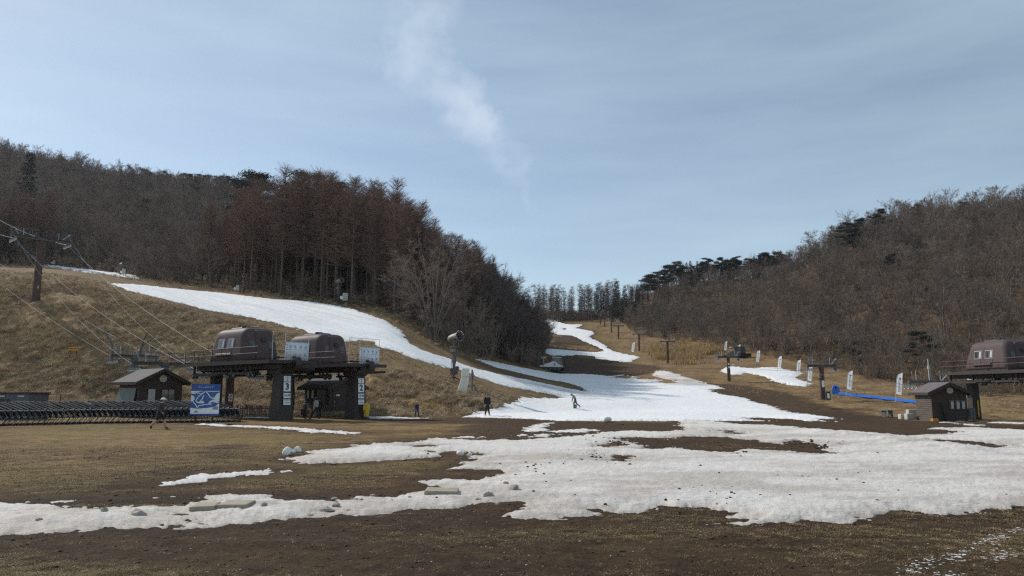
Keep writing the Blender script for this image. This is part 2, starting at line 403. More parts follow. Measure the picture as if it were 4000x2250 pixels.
# upper valley and the terrace with the flags
ADD.append((PX(C5, [(330, 522), (430, 509), (565, 517), (480, 540), (560, 568), (722, 574), (690, 600), (640, 613), (760, 624), (832, 640), (842, 680), (780, 690), (830, 718), (900, 757), (960, 788), (1010, 830), (960, 842), (870, 802), (800, 772), (720, 742), (640, 692), (480, 682), (360, 645), (280, 600)]), 170, 420, .3, 0))
ADD.append((PX(C5, [(340, 822), (500, 829), (700, 849), (880, 860), (950, 838), (1010, 832), (1080, 858), (1200, 878), (1340, 912), (1250, 930), (1240, 962), (1150, 960), (1000, 945), (800, 915), (600, 895), (400, 892), (330, 870)]), 150, 260, .3, 0))
ADD.append((PX(C6, [(415, 725), (500, 660), (650, 665), (730, 680), (900, 685), (1020, 670), (1180, 668), (1300, 690), (1450, 725), (1600, 748), (1480, 790), (1450, 820), (1530, 850), (1710, 890), (1650, 905), (1640, 942), (1500, 935), (1300, 900), (1180, 870), (1080, 820), (960, 780), (850, 760), (760, 745), (690, 770), (600, 776), (480, 756)]), 80, 200, .35, 0))
ADD.append((PX(C6, [(545, 630), (625, 630), (630, 641), (560, 640)]), 80, 220, .1, 0))
for pts, a, b in [(PX(C3, [(-10, 303), (150, 287), (300, 287), (500, 290), (650, 320), (840, 342), (880, 330), (930, 312), (1000, 325), (1100, 340), (1180, 375), (1235, 400), (1180, 420), (1000, 410), (850, 395), (620, 388), (530, 400), (440, 412), (300, 400), (100, 375), (-10, 366)]), 10, 60),
            (PX(C2, [(2030, 212), (2200, 198), (2350, 208), (2420, 203), (2420, 286), (2400, 279), (2250, 290), (2235, 256), (2100, 236)]), 10, 60),
            (PX(C3, [(390, 240), (470, 242), (600, 272), (480, 274), (420, 256)]), 10, 60),
            (PX(C3, [(1800, 297), (1950, 304), (2150, 318), (2470, 352), (2350, 366), (2200, 347), (2000, 327)]), 10, 60),
            (PX(C3, [(520, 148), (700, 149), (1000, 164), (980, 177), (800, 172), (740, 174), (600, 167)]), 40, 80),
            (PX(C3, [(-60, 192), (60, 224), (115, 241), (-60, 252)]), 10, 60),
            (PX(C2, [(480, 268), (600, 256), (740, 255), (860, 264), (760, 274), (560, 274)]), 10, 60),
            (PX(C2, [(670, 300), (740, 302), (760, 318), (700, 310)]), 10, 60),
            (PX(C2, [(1940, 345), (2050, 335), (2160, 345), (2120, 380), (2040, 384), (1980, 372)]), 10, 60),
            (PX(C2, [(1880, 262), (1980, 240), (2080, 230), (2140, 258), (2000, 280), (1900, 278)]), 10, 60),
            (PX(C5, [(1030, 1110), (1160, 1095), (1240, 1110), (1200, 1130), (1090, 1125)]), 80, 200),
            (PX(C5, [(1280, 1110), (1420, 1120), (1380, 1135), (1290, 1132)]), 80, 200),
            (PX(C5, [(1450, 1158), (1600, 1150), (1720, 1172), (1600, 1182)]), 80, 200),
            (PX(C5, [(510, 612), (570, 610), (560, 630), (530, 625)]), 150, 420),
            (PX(C5, [(600, 880), (760, 890), (910, 905), (780, 910), (650, 895)]), 150, 420),
            (PX(C1, [(1130, 575), (1300, 560), (1450, 562), (1560, 573), (1400, 580), (1200, 584)]), 4, 40),
            (PX(C1, [(1320, 612), (1420, 622), (1560, 636), (1500, 646), (1350, 628)]), 4, 40)]:
    SUB.append((pts, a, b))
def to_world(pts, dmin, dmax, n=6):
    out = []
    for i in range(len(pts)):
        a, b = pts[i], pts[(i + 1) % len(pts)]
        L = math.hypot(b[0] - a[0], b[1] - a[1]); k = max(1, min(14, int(L / 28)))
        for j in range(k):
            p = hit(a[0] + (b[0] - a[0]) * j / k, a[1] + (b[1] - a[1]) * j / k, dmin, dmax)
            out.append((p.x, p.y))
    return np.array(out)
def poly_sdf(poly, x, y, lim=4.0):
    """signed distance, positive inside, -lim far away"""
    res = np.full(x.shape, -lim)
    x0, y0 = poly.min(0) - lim; x1, y1 = poly.max(0) + lim
    idx = np.nonzero((x > x0) & (x < x1) & (y > y0) & (y < y1))[0]
    A = poly; B = np.roll(poly, -1, 0)
    for s in range(0, len(idx), 60000):
        q = idx[s:s + 60000]; px = x[q]; py = y[q]
        best = np.full(px.shape, 1e9); ins = np.zeros(px.shape, bool)
        for (ax, ay), (bx, by) in zip(A, B):
            ex, ey = bx - ax, by - ay; L2 = ex * ex + ey * ey + 1e-12
            wx, wy = px - ax, py - ay
            t = np.clip((wx * ex + wy * ey) / L2, 0, 1)
            dx = wx - t * ex; dy = wy - t * ey
            np.minimum(best, dx * dx + dy * dy, out=best)
            c = (ay > py) != (by > py)
            if c.any(): ins ^= c & (px < (bx - ax) * (py - ay) / (by - ay + 1e-12) + ax)
        r = np.sqrt(best)
        res[q] = np.clip(np.where(ins, r, -r), -lim, lim)
    return res

# ------------------------------------------------------------------ ground sheet
NC, NR = 820, 520
cols = np.concatenate([np.linspace(-1.7, -0.83, 26)[:-1], np.linspace(-0.83, 0.83, NC), np.linspace(0.83, 1.7, 26)[1:]])
rows = np.exp(np.concatenate([np.linspace(math.log(a_), math.log(b_), n_ + 1)[1:] for a_, b_, n_ in ((1.5, 6, 24), (6, 56, 230), (56, 112, 175), (112, 170, 50), (170, 660, 70))]))
nc, nr = len(cols), len(rows)
GX = (rows[:, None] * cols[None, :]).ravel(); GY = np.repeat(rows, nc)
GZ0 = ground(GX, GY)
GRIDF = (np.arange(nr - 1)[:, None] * nc + np.arange(nc - 1)[None, :]).ravel()
GRIDF = np.stack([GRIDF, GRIDF + 1, GRIDF + nc + 1, GRIDF + nc], 1)
tn = GX / GY
L1d, L2d, L3d, L4d = (line_d(k, GX, GY) for k in (0, 1, 2, 3))
XB = lambda u, v=1400: pix_dir(u, v)[0]
bank = sstep(0, 4, GY - L1d + 1) * (1 - sstep(-8, 6, GY - L2d)) * (1 - sstep(XB(1850, 1580), XB(2000, 1600), tn))
rterr = sstep(XB(2900, 1550), XB(3200, 1560), tn) * sstep(0, 6, GY - L1d) * (1 - sstep(0, 30, GY - L3d))
def right_edge(x, y):          # distance at which the right-hand wood begins
    return np.interp(np.asarray(x) / np.maximum(y, 1), [XB(u, v) for u, v in ((2380, 1250), (2440, 1260), (2500, 1330), (2700, 1350), (2900, 1375), (3100, 1400), (3300, 1430), (3500, 1465), (3700, 1480), (4000, 1500), (5200, 1500))], [330, 290, 243, 216, 184, 158, 135, 116, 104, 96, 90])
lwood = sstep(-2, 4, GY - L3d) * (1 - sstep(XB(2080, 1440), XB(2150, 1440), tn))
rwood = sstep(0, 6, GY - right_edge(GX, GY)) * sstep(XB(2380, 1250), XB(2420, 1250), tn)
wood = np.maximum(lwood, rwood)
lump = (fbm(GX, GY, .9, 4, 3) - .5)
lump2 = np.abs(fbm(GX * 1.0 + 2 * fbm(GX, GY, .2, 2, 5), GY, .55, 4, 8) - .5)
micro = (fbm(GX, GY, 3.1, 3, 11) - .5)
swell = (fbm(GX, GY, .07, 3, 21) - .5)
GZ = GZ0 + micro * .035 + lump * .05 * sstep(6, 14, GY) + swell * .10 * sstep(8, 20, GY) * (1 - bank)
GZ -= np.abs(fbm(GX, GY, 2.2, 4, 23) - .5) * .10 * (1 - sstep(15, 30, GY))
GZ += bank * (lump * .65 - lump2 * .9 + micro * .2 + .10) + rterr * (lump * .25 - lump2 * .3) + wood * (lump * .5 + micro * .3)
near = 1 - sstep(40, 58, GY)
# signed distance to snow
SN = np.full(GX.shape, -4.0); TH_ = np.full(GX.shape, .1); DIRT = np.zeros(GX.shape)
SNOWPOLYS = []
for pts, a, b, th, dirt in ADD:
    poly = to_world(pts, a, b); SNOWPOLYS.append(poly)
    s = poly_sdf(poly, GX, GY)
    m = s > SN
    TH_[m] = th; DIRT[m] = dirt; SN = np.maximum(SN, s)
for pts, a, b in SUB:
    s = poly_sdf(to_world(pts, a, b), GX, GY)
    SN = np.minimum(SN, -s)
# ragged edge: streaks along the slope, plus crumbs
nsc = np.clip(GY / 22, .5, 5)
edge = (fbm(GX, GY, .6, 4, 31) - .5) * .8 * np.clip(GY / 30, .4, 1.6) + (fbm(GX, GY, 2.6, 4, 37, .75) - .5) * 1.5 * np.clip(GY / 26, .6, 1.5)
SE = SN + np.where(SN > -3.5, edge * sstep(-2.5, -.2, SN) * (1 - .75 * sstep(.8, 2.5, SN)), 0)
# ground colour (albedo)
c_tan, c_olive, c_brown = np.array([.27, .195, .105]), np.array([.190, .142, .070]), np.array([.112, .076, .046])
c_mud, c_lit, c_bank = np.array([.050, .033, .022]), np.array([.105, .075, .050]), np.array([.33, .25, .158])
n1 = fbm(GX, GY * 1.6, .16, 5, 41); n2 = fbm(GX, GY * 2.2, .45, 4, 47); n3 = fbm(GX, GY, 2.4, 3, 53)
n2 = n2 + (fbm(GX, GY, .33, 5, 47, .65) - n2) * sstep(45, 62, GY); n1 = n1 + (fbm(GX, GY, .12, 5, 41, .6) - n1) * sstep(45, 62, GY)
def mixc3(a, b, f): return a + (b - a) * np.clip(f, 0, 1)[:, None]
colr = mixc3(np.broadcast_to(c_olive, (len(GX), 3)), c_brown, sstep(.44, .58, n1 * .6 + n2 * .4))
colr = mixc3(colr, c_tan, sstep(.50, .62, n2 * .6 + n3 * .4) * .75)
red = fbm(GX + 40, GY * 1.5, .3, 4, 59)
colr = mixc3(colr, np.array([.125, .068, .040]), sstep(.52, .66, red) * .6)
olv = fbm(GX - 70, GY * 1.5, .25, 4, 57)
colr = mixc3(colr, np.array([.185, .155, .058]), sstep(.52, .66, olv) * .5)
strip = sstep(0, 3, GY - 6) * (1 - sstep(14.5, 17, GY))
wet = np.exp(np.minimum(SN, 0) / 1.3) * sstep(-3.9, -3.2, SN)
colr = mixc3(colr, c_mud, np.clip(wet * (1.15 - .5 * n2) * (.35 + .65 * sstep(5, 9, GY)), 0, .92))
front = (1 - sstep(12, 19, GY))
colr = mixc3(colr, c_mud * 1.25, front * sstep(.30, .62, n1 * .6 + n2 * .4 + .22 * sstep(7.6, 10.5, GY) - .26 * sstep(.05, .5, tn) * (1 - sstep(8.2, 9.6, GY))) * .8)
MUD = [(PX(C5, [(400, 900), (600, 900), (1000, 950), (1240, 970), (1500, 1000), (1450, 1070), (1250, 1110), (1000, 1110), (560, 1080), (430, 1070), (380, 960)]), 80, 260),
       (PX(C5, [(420, 690), (640, 692), (800, 775), (700, 790), (450, 775)]), 150, 330),
       (PX(C6, [(200, 910), (850, 930), (1200, 1010), (1400, 1060), (1900, 1200), (2536, 1330), (2536, 1450), (1700, 1400), (1200, 1240), (660, 1085), (340, 1030)]), 40, 130),
       ([(2600, 1600), (2950, 1595), (3300, 1612), (3550, 1640), (4000, 1662), (4600, 1690), (4600, 1720), (4000, 1700), (3500, 1712), (3000, 1695), (2700, 1660)], 30, 75),
       (PX(C2, [(1100, 70), (1570, 85), (2400, 100), (2500, 150), (1700, 200), (1100, 215), (900, 190)]), 30, 70),
       (SUB[0][0], 10, 60), (SUB[1][0], 10, 60), (SUB[2][0], 10, 60), (SUB[3][0], 10, 60),
       (PX(C1, [(680, 300), (1000, 270), (1250, 240), (1430, 232), (1300, 270), (1000, 300), (760, 330)]), 8, 40), (PX(C1, [(620, 385), (900, 370), (1110, 360), (1000, 380), (760, 395)]), 8, 40), (PX(C1, [(2180, 330), (2400, 305), (2560, 300), (2400, 330)]), 8, 40), (PX(C1, [(-200, 480), (800, 470), (1300, 470), (1250, 515), (600, 520), (-200, 545)]), 8, 40), (PX(C1, [(1300, 120), (1700, 90), (1750, 150), (1500, 170)]), 8, 50),
       (PX(C4, [(1000, 1160), (1560, 1180), (1800, 1190), (1500, 1230), (0, 1200), (0, 1168)]), 40, 65)]
dry = np.clip(sstep(0, 6, GY - L1d) * sstep(-4, 0, GY - L1d), 0, 1)
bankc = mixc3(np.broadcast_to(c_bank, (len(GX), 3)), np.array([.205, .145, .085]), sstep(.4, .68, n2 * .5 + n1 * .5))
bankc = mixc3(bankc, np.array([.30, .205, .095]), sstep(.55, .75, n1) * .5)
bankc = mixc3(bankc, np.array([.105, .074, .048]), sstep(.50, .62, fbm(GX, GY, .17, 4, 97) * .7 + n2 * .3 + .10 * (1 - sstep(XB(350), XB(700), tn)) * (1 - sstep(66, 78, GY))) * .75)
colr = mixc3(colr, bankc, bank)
runl = sstep(0, 6, GY - L2d + 6) * (1 - sstep(-8, 0, GY - L3d)) * (1 - sstep(XB(1980, 1560), XB(2200, 1560), tn))
colr = mixc3(colr, mixc3(np.broadcast_to(np.array([.205, .150, .088]), (len(GX), 3)), np.array([.12, .085, .055]), sstep(.45, .65, n1)), runl * .8)
far_dry = sstep(XB(2330, 1400), XB(2520, 1400), tn) * sstep(92, 110, GY) * (1 - rwood)
colr = mixc3(colr, mixc3(np.broadcast_to(np.array([.235, .170, .096]), (len(GX), 3)), np.array([.13, .09, .055]), sstep(.42, .66, n2)), far_dry * .85)
colr = mixc3(colr, mixc3(np.broadcast_to(np.array([.24, .180, .105]), (len(GX), 3)), np.array([.145, .10, .06]), sstep(.42, .66, n2)), rterr * .85)
colr = mixc3(colr, mixc3(np.broadcast_to(c_lit, (len(GX), 3)), np.array([.07, .05, .035]), sstep(.4, .65, n2)), wood * .9)
for pts, a, b in MUD:
    s = poly_sdf(to_world(pts, a, b), GX, GY, 6.0)
    colr = mixc3(colr, c_mud * 1.1, sstep(-1.4, .6, s + (n2 - .5) * 4) * .9)
colr = colr * np.array([1.05, .93, .76]) * (1 - .14 * (1 - sstep(13, 24, GY)))[:, None]
def set_col(me, c):
    at_ = me.color_attributes.new('albedo', 'FLOAT_COLOR', 'POINT')
    buf = np.ones((len(c), 4), np.float32); buf[:, :3] = c
    at_.data.foreach_set('color', buf.ravel())
# earth material: albedo attribute, broken up by blades, clods and grit
mg, N, L, b = new_mat('earth_and_grass')
atr = N.new('ShaderNodeAttribute'); atr.attribute_name = 'albedo'
geo = N.new('ShaderNodeNewGeometry')
def noise_node(scale, det=6, rgh=.65, st=None):
    n = N.new('ShaderNodeTexNoise'); n.inputs['Scale'].default_value = scale; n.inputs['Detail'].default_value = det; n.inputs['Roughness'].default_value = rgh
    if st:
        mp = N.new('ShaderNodeMapping'); mp.inputs['Scale'].default_value = st; L.new(geo.outputs['Position'], mp.inputs[0]); L.new(mp.outputs[0], n.inputs['Vector'])
    else: L.new(geo.outputs['Position'], n.inputs['Vector'])
    return n
na, nb = noise_node(11.0, 8, .8), noise_node(1.6, 5, .6, (1, 1, 1))
mr1 = N.new('ShaderNodeMapRange'); mr1.inputs[1].default_value = .28; mr1.inputs[2].default_value = .72; mr1.inputs[3].default_value = .30; mr1.inputs[4].default_value = 1.85
L.new(na.outputs['Fac'], mr1.inputs[0])
mr2 = N.new('ShaderNodeMapRange'); mr2.inputs[1].default_value = .3; mr2.inputs[2].default_value = .7; mr2.inputs[3].default_value = .72; mr2.inputs[4].default_value = 1.3
L.new(nb.outputs['Fac'], mr2.inputs[0])
mul = N.new('ShaderNodeMath'); mul.operation = 'MULTIPLY'; L.new(mr1.outputs[0], mul.inputs[0]); L.new(mr2.outputs[0], mul.inputs[1])
vm = N.new('ShaderNodeVectorMath'); vm.operation = 'SCALE'; L.new(atr.outputs['Color'], vm.inputs[0]); L.new(mul.outputs[0], vm.inputs['Scale'])
L.new(vm.outputs[0], b.inputs['Base Color'])
b.inputs['Roughness'].default_value = .95; b.inputs['Specular IOR Level'].default_value = .15
bp = N.new('ShaderNodeBump'); bp.inputs['Strength'].default_value = 1.0; bp.inputs['Distance'].default_value = .09
L.new(na.outputs['Fac'], bp.inputs['Height']); L.new(bp.outputs[0], b.inputs['Normal'])
# join the sheet to an apron reaching the horizon
AP = np.array([(-1200, -500, -2.5), (1200, -500, -2.5), (1200, 1200, -2.5), (-1200, 1200, -2.5)], float)
nearv = np.array([(-60, -60, -.02), (60, -60, -.02), (60, 1.7, -.02), (-60, 1.7, -.02)], float)
V = np.concatenate([np.stack([GX, GY, GZ], 1), nearv, AP])
nG = len(GX)
Fq = np.concatenate([GRIDF, [[nG, nG + 1, nG + 2, nG + 3], [nG + 4, nG + 5, nG + 6, nG + 7]]])
me = np_mesh('ground', V, Fq, [mg], smooth=True)
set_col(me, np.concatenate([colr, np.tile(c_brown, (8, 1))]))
tag(mobj('ground', me), 'brown winter grass, mud and wooded hillsides of the ski area', kind='structure')

# ------------------------------------------------------------------ snow sheet (a layer with thickness that dives under the ground at its edge)
ms, N, L, b = new_mat('old_snow')
geo = N.new('ShaderNodeNewGeometry')
atr = N.new('ShaderNodeAttribute'); atr.attribute_name = 'albedo'
na, nb = noise_node(5.0, 8, .7, (1, 1.5, 1)), noise_node(38.0, 4, .6)
nd = noise_node(14.0, 6, .8, (.8, 1.8, 1))
mr1 = N.new('ShaderNodeMapRange'); mr1.inputs[1].default_value = .3; mr1.inputs[2].default_value = .7; mr1.inputs[3].default_value = .90; mr1.inputs[4].default_value = 1.06
L.new(na.outputs['Fac'], mr1.inputs[0])
grit = N.new('ShaderNodeMapRange'); grit.inputs[1].default_value = .54; grit.inputs[2].default_value = .68; grit.inputs[3].default_value = 1.0; grit.inputs[4].default_value = .50
L.new(nd.outputs['Fac'], grit.inputs[0])
mul = N.new('ShaderNodeMath'); mul.operation = 'MULTIPLY'; L.new(mr1.outputs[0], mul.inputs[0]); L.new(grit.outputs[0], mul.inputs[1])
mxd = N.new('ShaderNodeMix'); mxd.data_type = 'FLOAT'; L.new(atr.outputs['Alpha'], mxd.inputs['Factor']); L.new(mr1.outputs[0], mxd.inputs['A']); L.new(mul.outputs[0], mxd.inputs['B'])
vm = N.new('ShaderNodeVectorMath'); vm.operation = 'SCALE'; L.new(atr.outputs['Color'], vm.inputs[0]); L.new(mxd.outputs['Result'], vm.inputs['Scale'])
L.new(vm.outputs[0], b.inputs['Base Color'])
b.inputs['Roughness'].default_value = .75; b.inputs['Specular IOR Level'].default_value = .25
bp = N.new('ShaderNodeBump'); bp.inputs['Strength'].default_value = .9; bp.inputs['Distance'].default_value = .06
ad = N.new('ShaderNodeMath'); ad.operation = 'MULTIPLY_ADD'; ad.inputs[1].default_value = .3; L.new(nb.outputs['Fac'], ad.inputs[0]); L.new(na.outputs['Fac'], ad.inputs[2])
L.new(ad.outputs[0], bp.inputs['Height']); L.new(bp.outputs[0], b.inputs['Normal'])
cut = .55 * np.clip(GY / 40, .5, 2)
prof = np.where(SE > 0, TH_ * .6 * (1 - np.exp(-np.maximum(SE, 0) / .8)), SE * .3)
cups = (fbm(GX, GY * 1.4, 1.1, 3, 61) - .5) * .06 + (fbm(GX, GY, 4.0, 3, 67, .7) - .5) * .05
SZ = GZ0 + micro * .01 + lump * .03 * sstep(6, 14, GY) + swell * .10 * sstep(8, 20, GY) * (1 - bank)
SZ = GZ + (SZ - GZ) * sstep(.0, 1.0, SE) + prof + cups * sstep(0, .5, SE) + .012
# ploughed ridge on the far side of the right-hand field
ridge = to_world(PX(C3, [(1050, 262), (1300, 275), (1600, 300), (1900, 345), (2200, 385), (2100, 400), (1800, 370), (1500, 320), (1200, 285)]), 10, 60)
SZ += sstep(-1.2, .3, poly_sdf(ridge, GX, GY)) * (.10 + .22 * (fbm(GX, GY, 2.2, 4, 71) - .4))
keepv = SE > -cut
fk = keepv[GRIDF].any(1)
used = np.unique(GRIDF[fk]); remap = np.full(nG, -1); remap[used] = np.arange(len(used))
sx, sy, sse, sdt = GX[used], GY[used], SE[used], DIRT[used]
d1 = fbm(sx, sy * 2.0, .22, 5, 73); d2 = fbm(sx, sy * 2.2, .8, 5, 79)
d3 = fbm(sx, sy * 3.0, 2.0, 4, 83)
dirt = np.clip(sstep(.44, .66, d1 * .5 + d2 * .35 + d3 * .15) * sdt * 1.25 + np.exp(-np.maximum(sse, 0) / .32) * .85 * (sdt + .25) + sdt * .28, 0, 1)
brn = to_world(PX(C2, [(1020, 330), (1300, 330), (2300, 330), (2200, 420), (1900, 440), (1400, 430), (1250, 450)]), 6, 60)
dirt = np.clip(dirt + sstep(-1.5, 1.5, poly_sdf(brn, sx, sy) + (d2 - .5) * 4) * .35, 0, 1)
base = mixc3(np.broadcast_to(np.array([.83, .82, .81]), (len(used), 3)), np.array([.74, .695, .64]), sdt * 1.6)
scol = mixc3(base, np.array([.40, .335, .275]), dirt * .70)
# combed streaks down the left run
al = sx * .73 - sy * .68; ac = sx * .68 + sy * .73; lr = (sx / sy < XB(2050, 1500)) * sstep(66, 78, sy)
stk = fbm(ac * 1.6, al * .07, 1.0, 4, 87, .7) - .5
scol = scol * (1 + (stk * .42 * lr + (fbm(sx, sy, .12, 4, 89) - .5) * .18)[:, None])
SZ[used] += stk * .07 * lr
# trampled tracks across the lower run
trk = to_world(PX(C5, [(0, 1150), (300, 1200), (560, 1260), (900, 1330), (880, 1342), (540, 1275), (280, 1215), (0, 1165)]), 60, 150)
scol = mixc3(scol, np.array([.42, .37, .32]), sstep(-.8, .6, poly_sdf(trk, sx, sy) + (d2 - .5) * 2.5) * .5)
grey = to_world(PX(C5, [(1000, 1095), (1150, 1085), (1350, 1120), (1750, 1150), (2050, 1195), (2000, 1215), (1600, 1190), (1300, 1150), (1050, 1125)]), 60, 160)
scol = mixc3(scol, np.array([.36, .31, .27]), sstep(-1.5, .8, poly_sdf(grey, sx, sy) + (d2 - .5) * 5) * .6)
me = np_mesh('snow', np.stack([sx, sy, SZ[used]], 1), remap[GRIDF[fk]], [ms], smooth=True)
at_ = me.color_attributes.new('albedo', 'FLOAT_COLOR', 'POINT')
buf = np.ones((len(used), 4), np.float32); buf[:, :3] = scol; buf[:, 3] = np.clip(sdt * 1.2 + .1, 0, 1)
at_.data.foreach_set('color', buf.ravel())
tag(mobj('snow', me), 'melting patches of old white snow over the runs and field', kind='structure')
_order = np.arange(nG).reshape(nr, nc)
def snow_at(x, y):
    """nearest-cell snow distance and surface height"""
    j = np.clip(np.searchsorted(rows, y), 1, nr - 1); i = np.clip(np.searchsorted(cols, np.asarray(x) / np.maximum(y, 1)), 1, nc - 1)
    k = _order[j, i]
    return SE[k], np.where(SE[k] > 0.02, np.maximum(SZ[k], GZ[k]), GZ[k])
def top(x, y):
    return float(snow_at(np.array([x]), np.array([y]))[1][0])
def on(u, v, dmin=3, dmax=400):
    p = hit(u, v, dmin, dmax); p.z = top(p.x, p.y); return p
# ------------------------------------------------------------------ trees
M_BARK = mat('grey_bark', (.150, .120, .098), .9, var=.35, scale=3, objvar=.25)
M_LBARK = mat('larch_bark', (.118, .086, .068), .9, var=.35, scale=3, objvar=.25)
M_TWIG = mat('bare_twigs', (.190, .143, .112), .9, var=.2, scale=1, objvar=.38)
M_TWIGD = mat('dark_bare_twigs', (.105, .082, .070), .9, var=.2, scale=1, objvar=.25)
M_LTWIG = mat('larch_twigs', (.240, .140, .102), .9, var=.2, scale=1, objvar=.26)
M_NEED = mat('pine_needles', (.030, .042, .027), .75, var=.3, scale=2, objvar=.25)
M_CEDAR = mat('cedar_needles', (.020, .027, .020), .75, var=.3, scale=2, objvar=.25)
M_SHRUB = mat('shrub_twigs', (.270, .198, .135), .9, var=.25, scale=1, objvar=.35)
M_REED = mat('reed_straw', (.50, .345, .165), .85, var=.25, scale=1, objvar=.2)
M_STRAW = mat('dry_grass', (.47, .355, .22), .9, var=.3, scale=1, objvar=.3)
M_TURF = mat('short_turf', (.29, .205, .098), .9, var=.3, scale=1, objvar=.35)
M_ROCK = mat('field_stone', (.36, .315, .265), .85, var=.3, scale=6, bump=.6)
def rnd_perp(rng, d):
    """unit vectors perpendicular to rows of d"""
    a = rng.normal(size=d.shape); a -= d * (a * d).sum(1, keepdims=True) / ((d * d).sum(1, keepdims=True) + 1e-9)
    return a / (np.linalg.norm(a, axis=1, keepdims=True) + 1e-9)
class TB:
    """tree buffers: limbs (tapered tubes) and slivers (one triangle each)"""
    def __init__(s, seed): s.rng = np.random.default_rng(seed); s.lv = []; s.lf = []; s.nl = 0; s.b = []; s.t = []; s.w = []
    def limb(s, pts, rad, n=4):
        pts = np.array(pts, float); k = len(pts)
        d = np.gradient(pts, axis=0); d /= np.linalg.norm(d, axis=1, keepdims=True) + 1e-9
        ref = np.array([0, 0, 1.0]) if abs(d[0, 2]) < .9 else np.array([1.0, 0, 0])
        e1 = np.cross(d, ref); e1 /= np.linalg.norm(e1, axis=1, keepdims=True) + 1e-9; e2 = np.cross(d, e1)
        an = np.arange(n) * 2 * np.pi / n
        V = pts[:, None] + (np.cos(an)[None, :, None] * e1[:, None] + np.sin(an)[None, :, None] * e2[:, None]) * np.array(rad)[:, None, None]
        s.lv.append(V.reshape(-1, 3))
        for i in range(k - 1):
            for j in range(n):
                j2 = (j + 1) % n
                s.lf.append((s.nl + i * n + j, s.nl + i * n + j2, s.nl + (i + 1) * n + j2, s.nl + (i + 1) * n + j))
        s.nl += k * n
    def slivers(s, base, tip, w):
        s.b.append(np.array(base)); s.t.append(np.array(tip)); s.w.append(np.broadcast_to(w, (len(base),)).copy())
    def limb_mesh(s, name, m):
        return np_mesh(name, np.concatenate(s.lv), np.array(s.lf), [m], smooth=True)
    def sliver_arrays(s):
        b_ = np.concatenate(s.b); t = np.concatenate(s.t); w = np.concatenate(s.w)
        e = rnd_perp(s.rng, t - b_) * w[:, None] * .5
        V = np.stack([b_ - e, b_ + e, t], 1).reshape(-1, 3)
        return V, np.arange(len(V)).reshape(-1, 3)
    def sliver_mesh(s, name, m):
        V, Fc = s.sliver_arrays(); return np_mesh(name, V, Fc, [m])
    def joined(s, name, m1, m2):
        V2, F2 = s.sliver_arrays(); V1 = np.concatenate(s.lv); F1 = np.array(s.lf)
        tri = np.concatenate([F1[:, [0, 1, 2]], F1[:, [0, 2, 3]]])
        return np_mesh(name, np.concatenate([V1, V2]), np.concatenate([tri, F2 + len(V1)]), [m1, m2], matidx=np.r_[np.zeros(len(tri)), np.ones(len(F2))])
def unit(v): return v / (np.linalg.norm(v) + 1e-9)
def bare_tree(seed, H=11.0, spread=.5, stems=1, nb=9, tw=26, wtw=.030, lowest=.28, lean=.06):
    T = TB(seed); rng = T.rng
    def grow(p, d, L, r, lev):
        k = 5 if lev < 2 else 3
        pts = [p]; rad = [r]; q = p.copy(); dd = d.copy()
        for i in range(k):
            dd = unit(dd + rng.normal(size=3) * (.10 + .05 * lev) + np.array([0, 0, .10]))
            q = q + dd * L / k; pts.append(q.copy()); rad.append(r * (1 - .72 * (i + 1) / k))
        T.limb(pts, rad, 6 if lev == 0 else (4 if lev == 1 else 3))
        pts = np.array(pts)
        if lev < 2:
            n = nb if lev == 0 else int(nb * .75)
            for i in range(n):
                f = lowest + (1 - lowest) * (i + rng.random()) / n if lev == 0 else .25 + .75 * (i + rng.random()) / n
                x = f * k; a = min(int(x), k - 1); pos = pts[a] + (pts[a + 1] - pts[a]) * (x - a)
                ax = unit(pts[a + 1] - pts[a]); an = rng.random() * 6.283
                side = rnd_perp(rng, ax[None])[0]
                dv = unit(ax * (.62 - .25 * (1 - f)) + side * (spread + .35 * rng.random()) + np.array([0, 0, .12]))
                LL = L * (.62 - .30 * f) * (.75 + .5 * rng.random()) if lev == 0 else L * (.55 - .22 * f) * (.7 + .6 * rng.random())
                grow(pos, dv, LL, max(r * .42 * (1.1 - .6 * f), .012), lev + 1)
        if lev >= 1:
            n = tw if lev == 2 else tw // 2
            f = rng.random(n) ** .7; x = f * k; a = np.minimum(x.astype(int), k - 1)
            pos = pts[a] + (pts[a + 1] - pts[a]) * (x - a)[:, None]
            ax = pts[a + 1] - pts[a]; ax = ax / np.linalg.norm(ax, axis=1, keepdims=True)
            dv = ax * .8 + rnd_perp(rng, ax) * (.35 + .7 * rng.random((n, 1))) + np.array([0, 0, .18])
            dv /= np.linalg.norm(dv, axis=1, keepdims=True)
            ln = (.35 + .75 * rng.random((n, 1))) * H / 11
            T.slivers(pos, pos + dv * ln, wtw * (.7 + .6 * rng.random(n)))
    for s_ in range(stems):
        a = 6.283 * s_ / stems + rng.random()
        d0 = unit(np.array([math.cos(a) * (lean if stems == 1 else .38), math.sin(a) * (lean if stems == 1 else .38), 1.0]))
        p0 = np.array([math.cos(a), math.sin(a), 0]) * (0 if stems == 1 else .18) + np.array([0, 0, -.4])
        grow(p0, d0, H * (.86 if stems == 1 else .72 * (.8 + .4 * rng.random())), H * .0145 / (1 if stems == 1 else 1.5), 0)
    return T
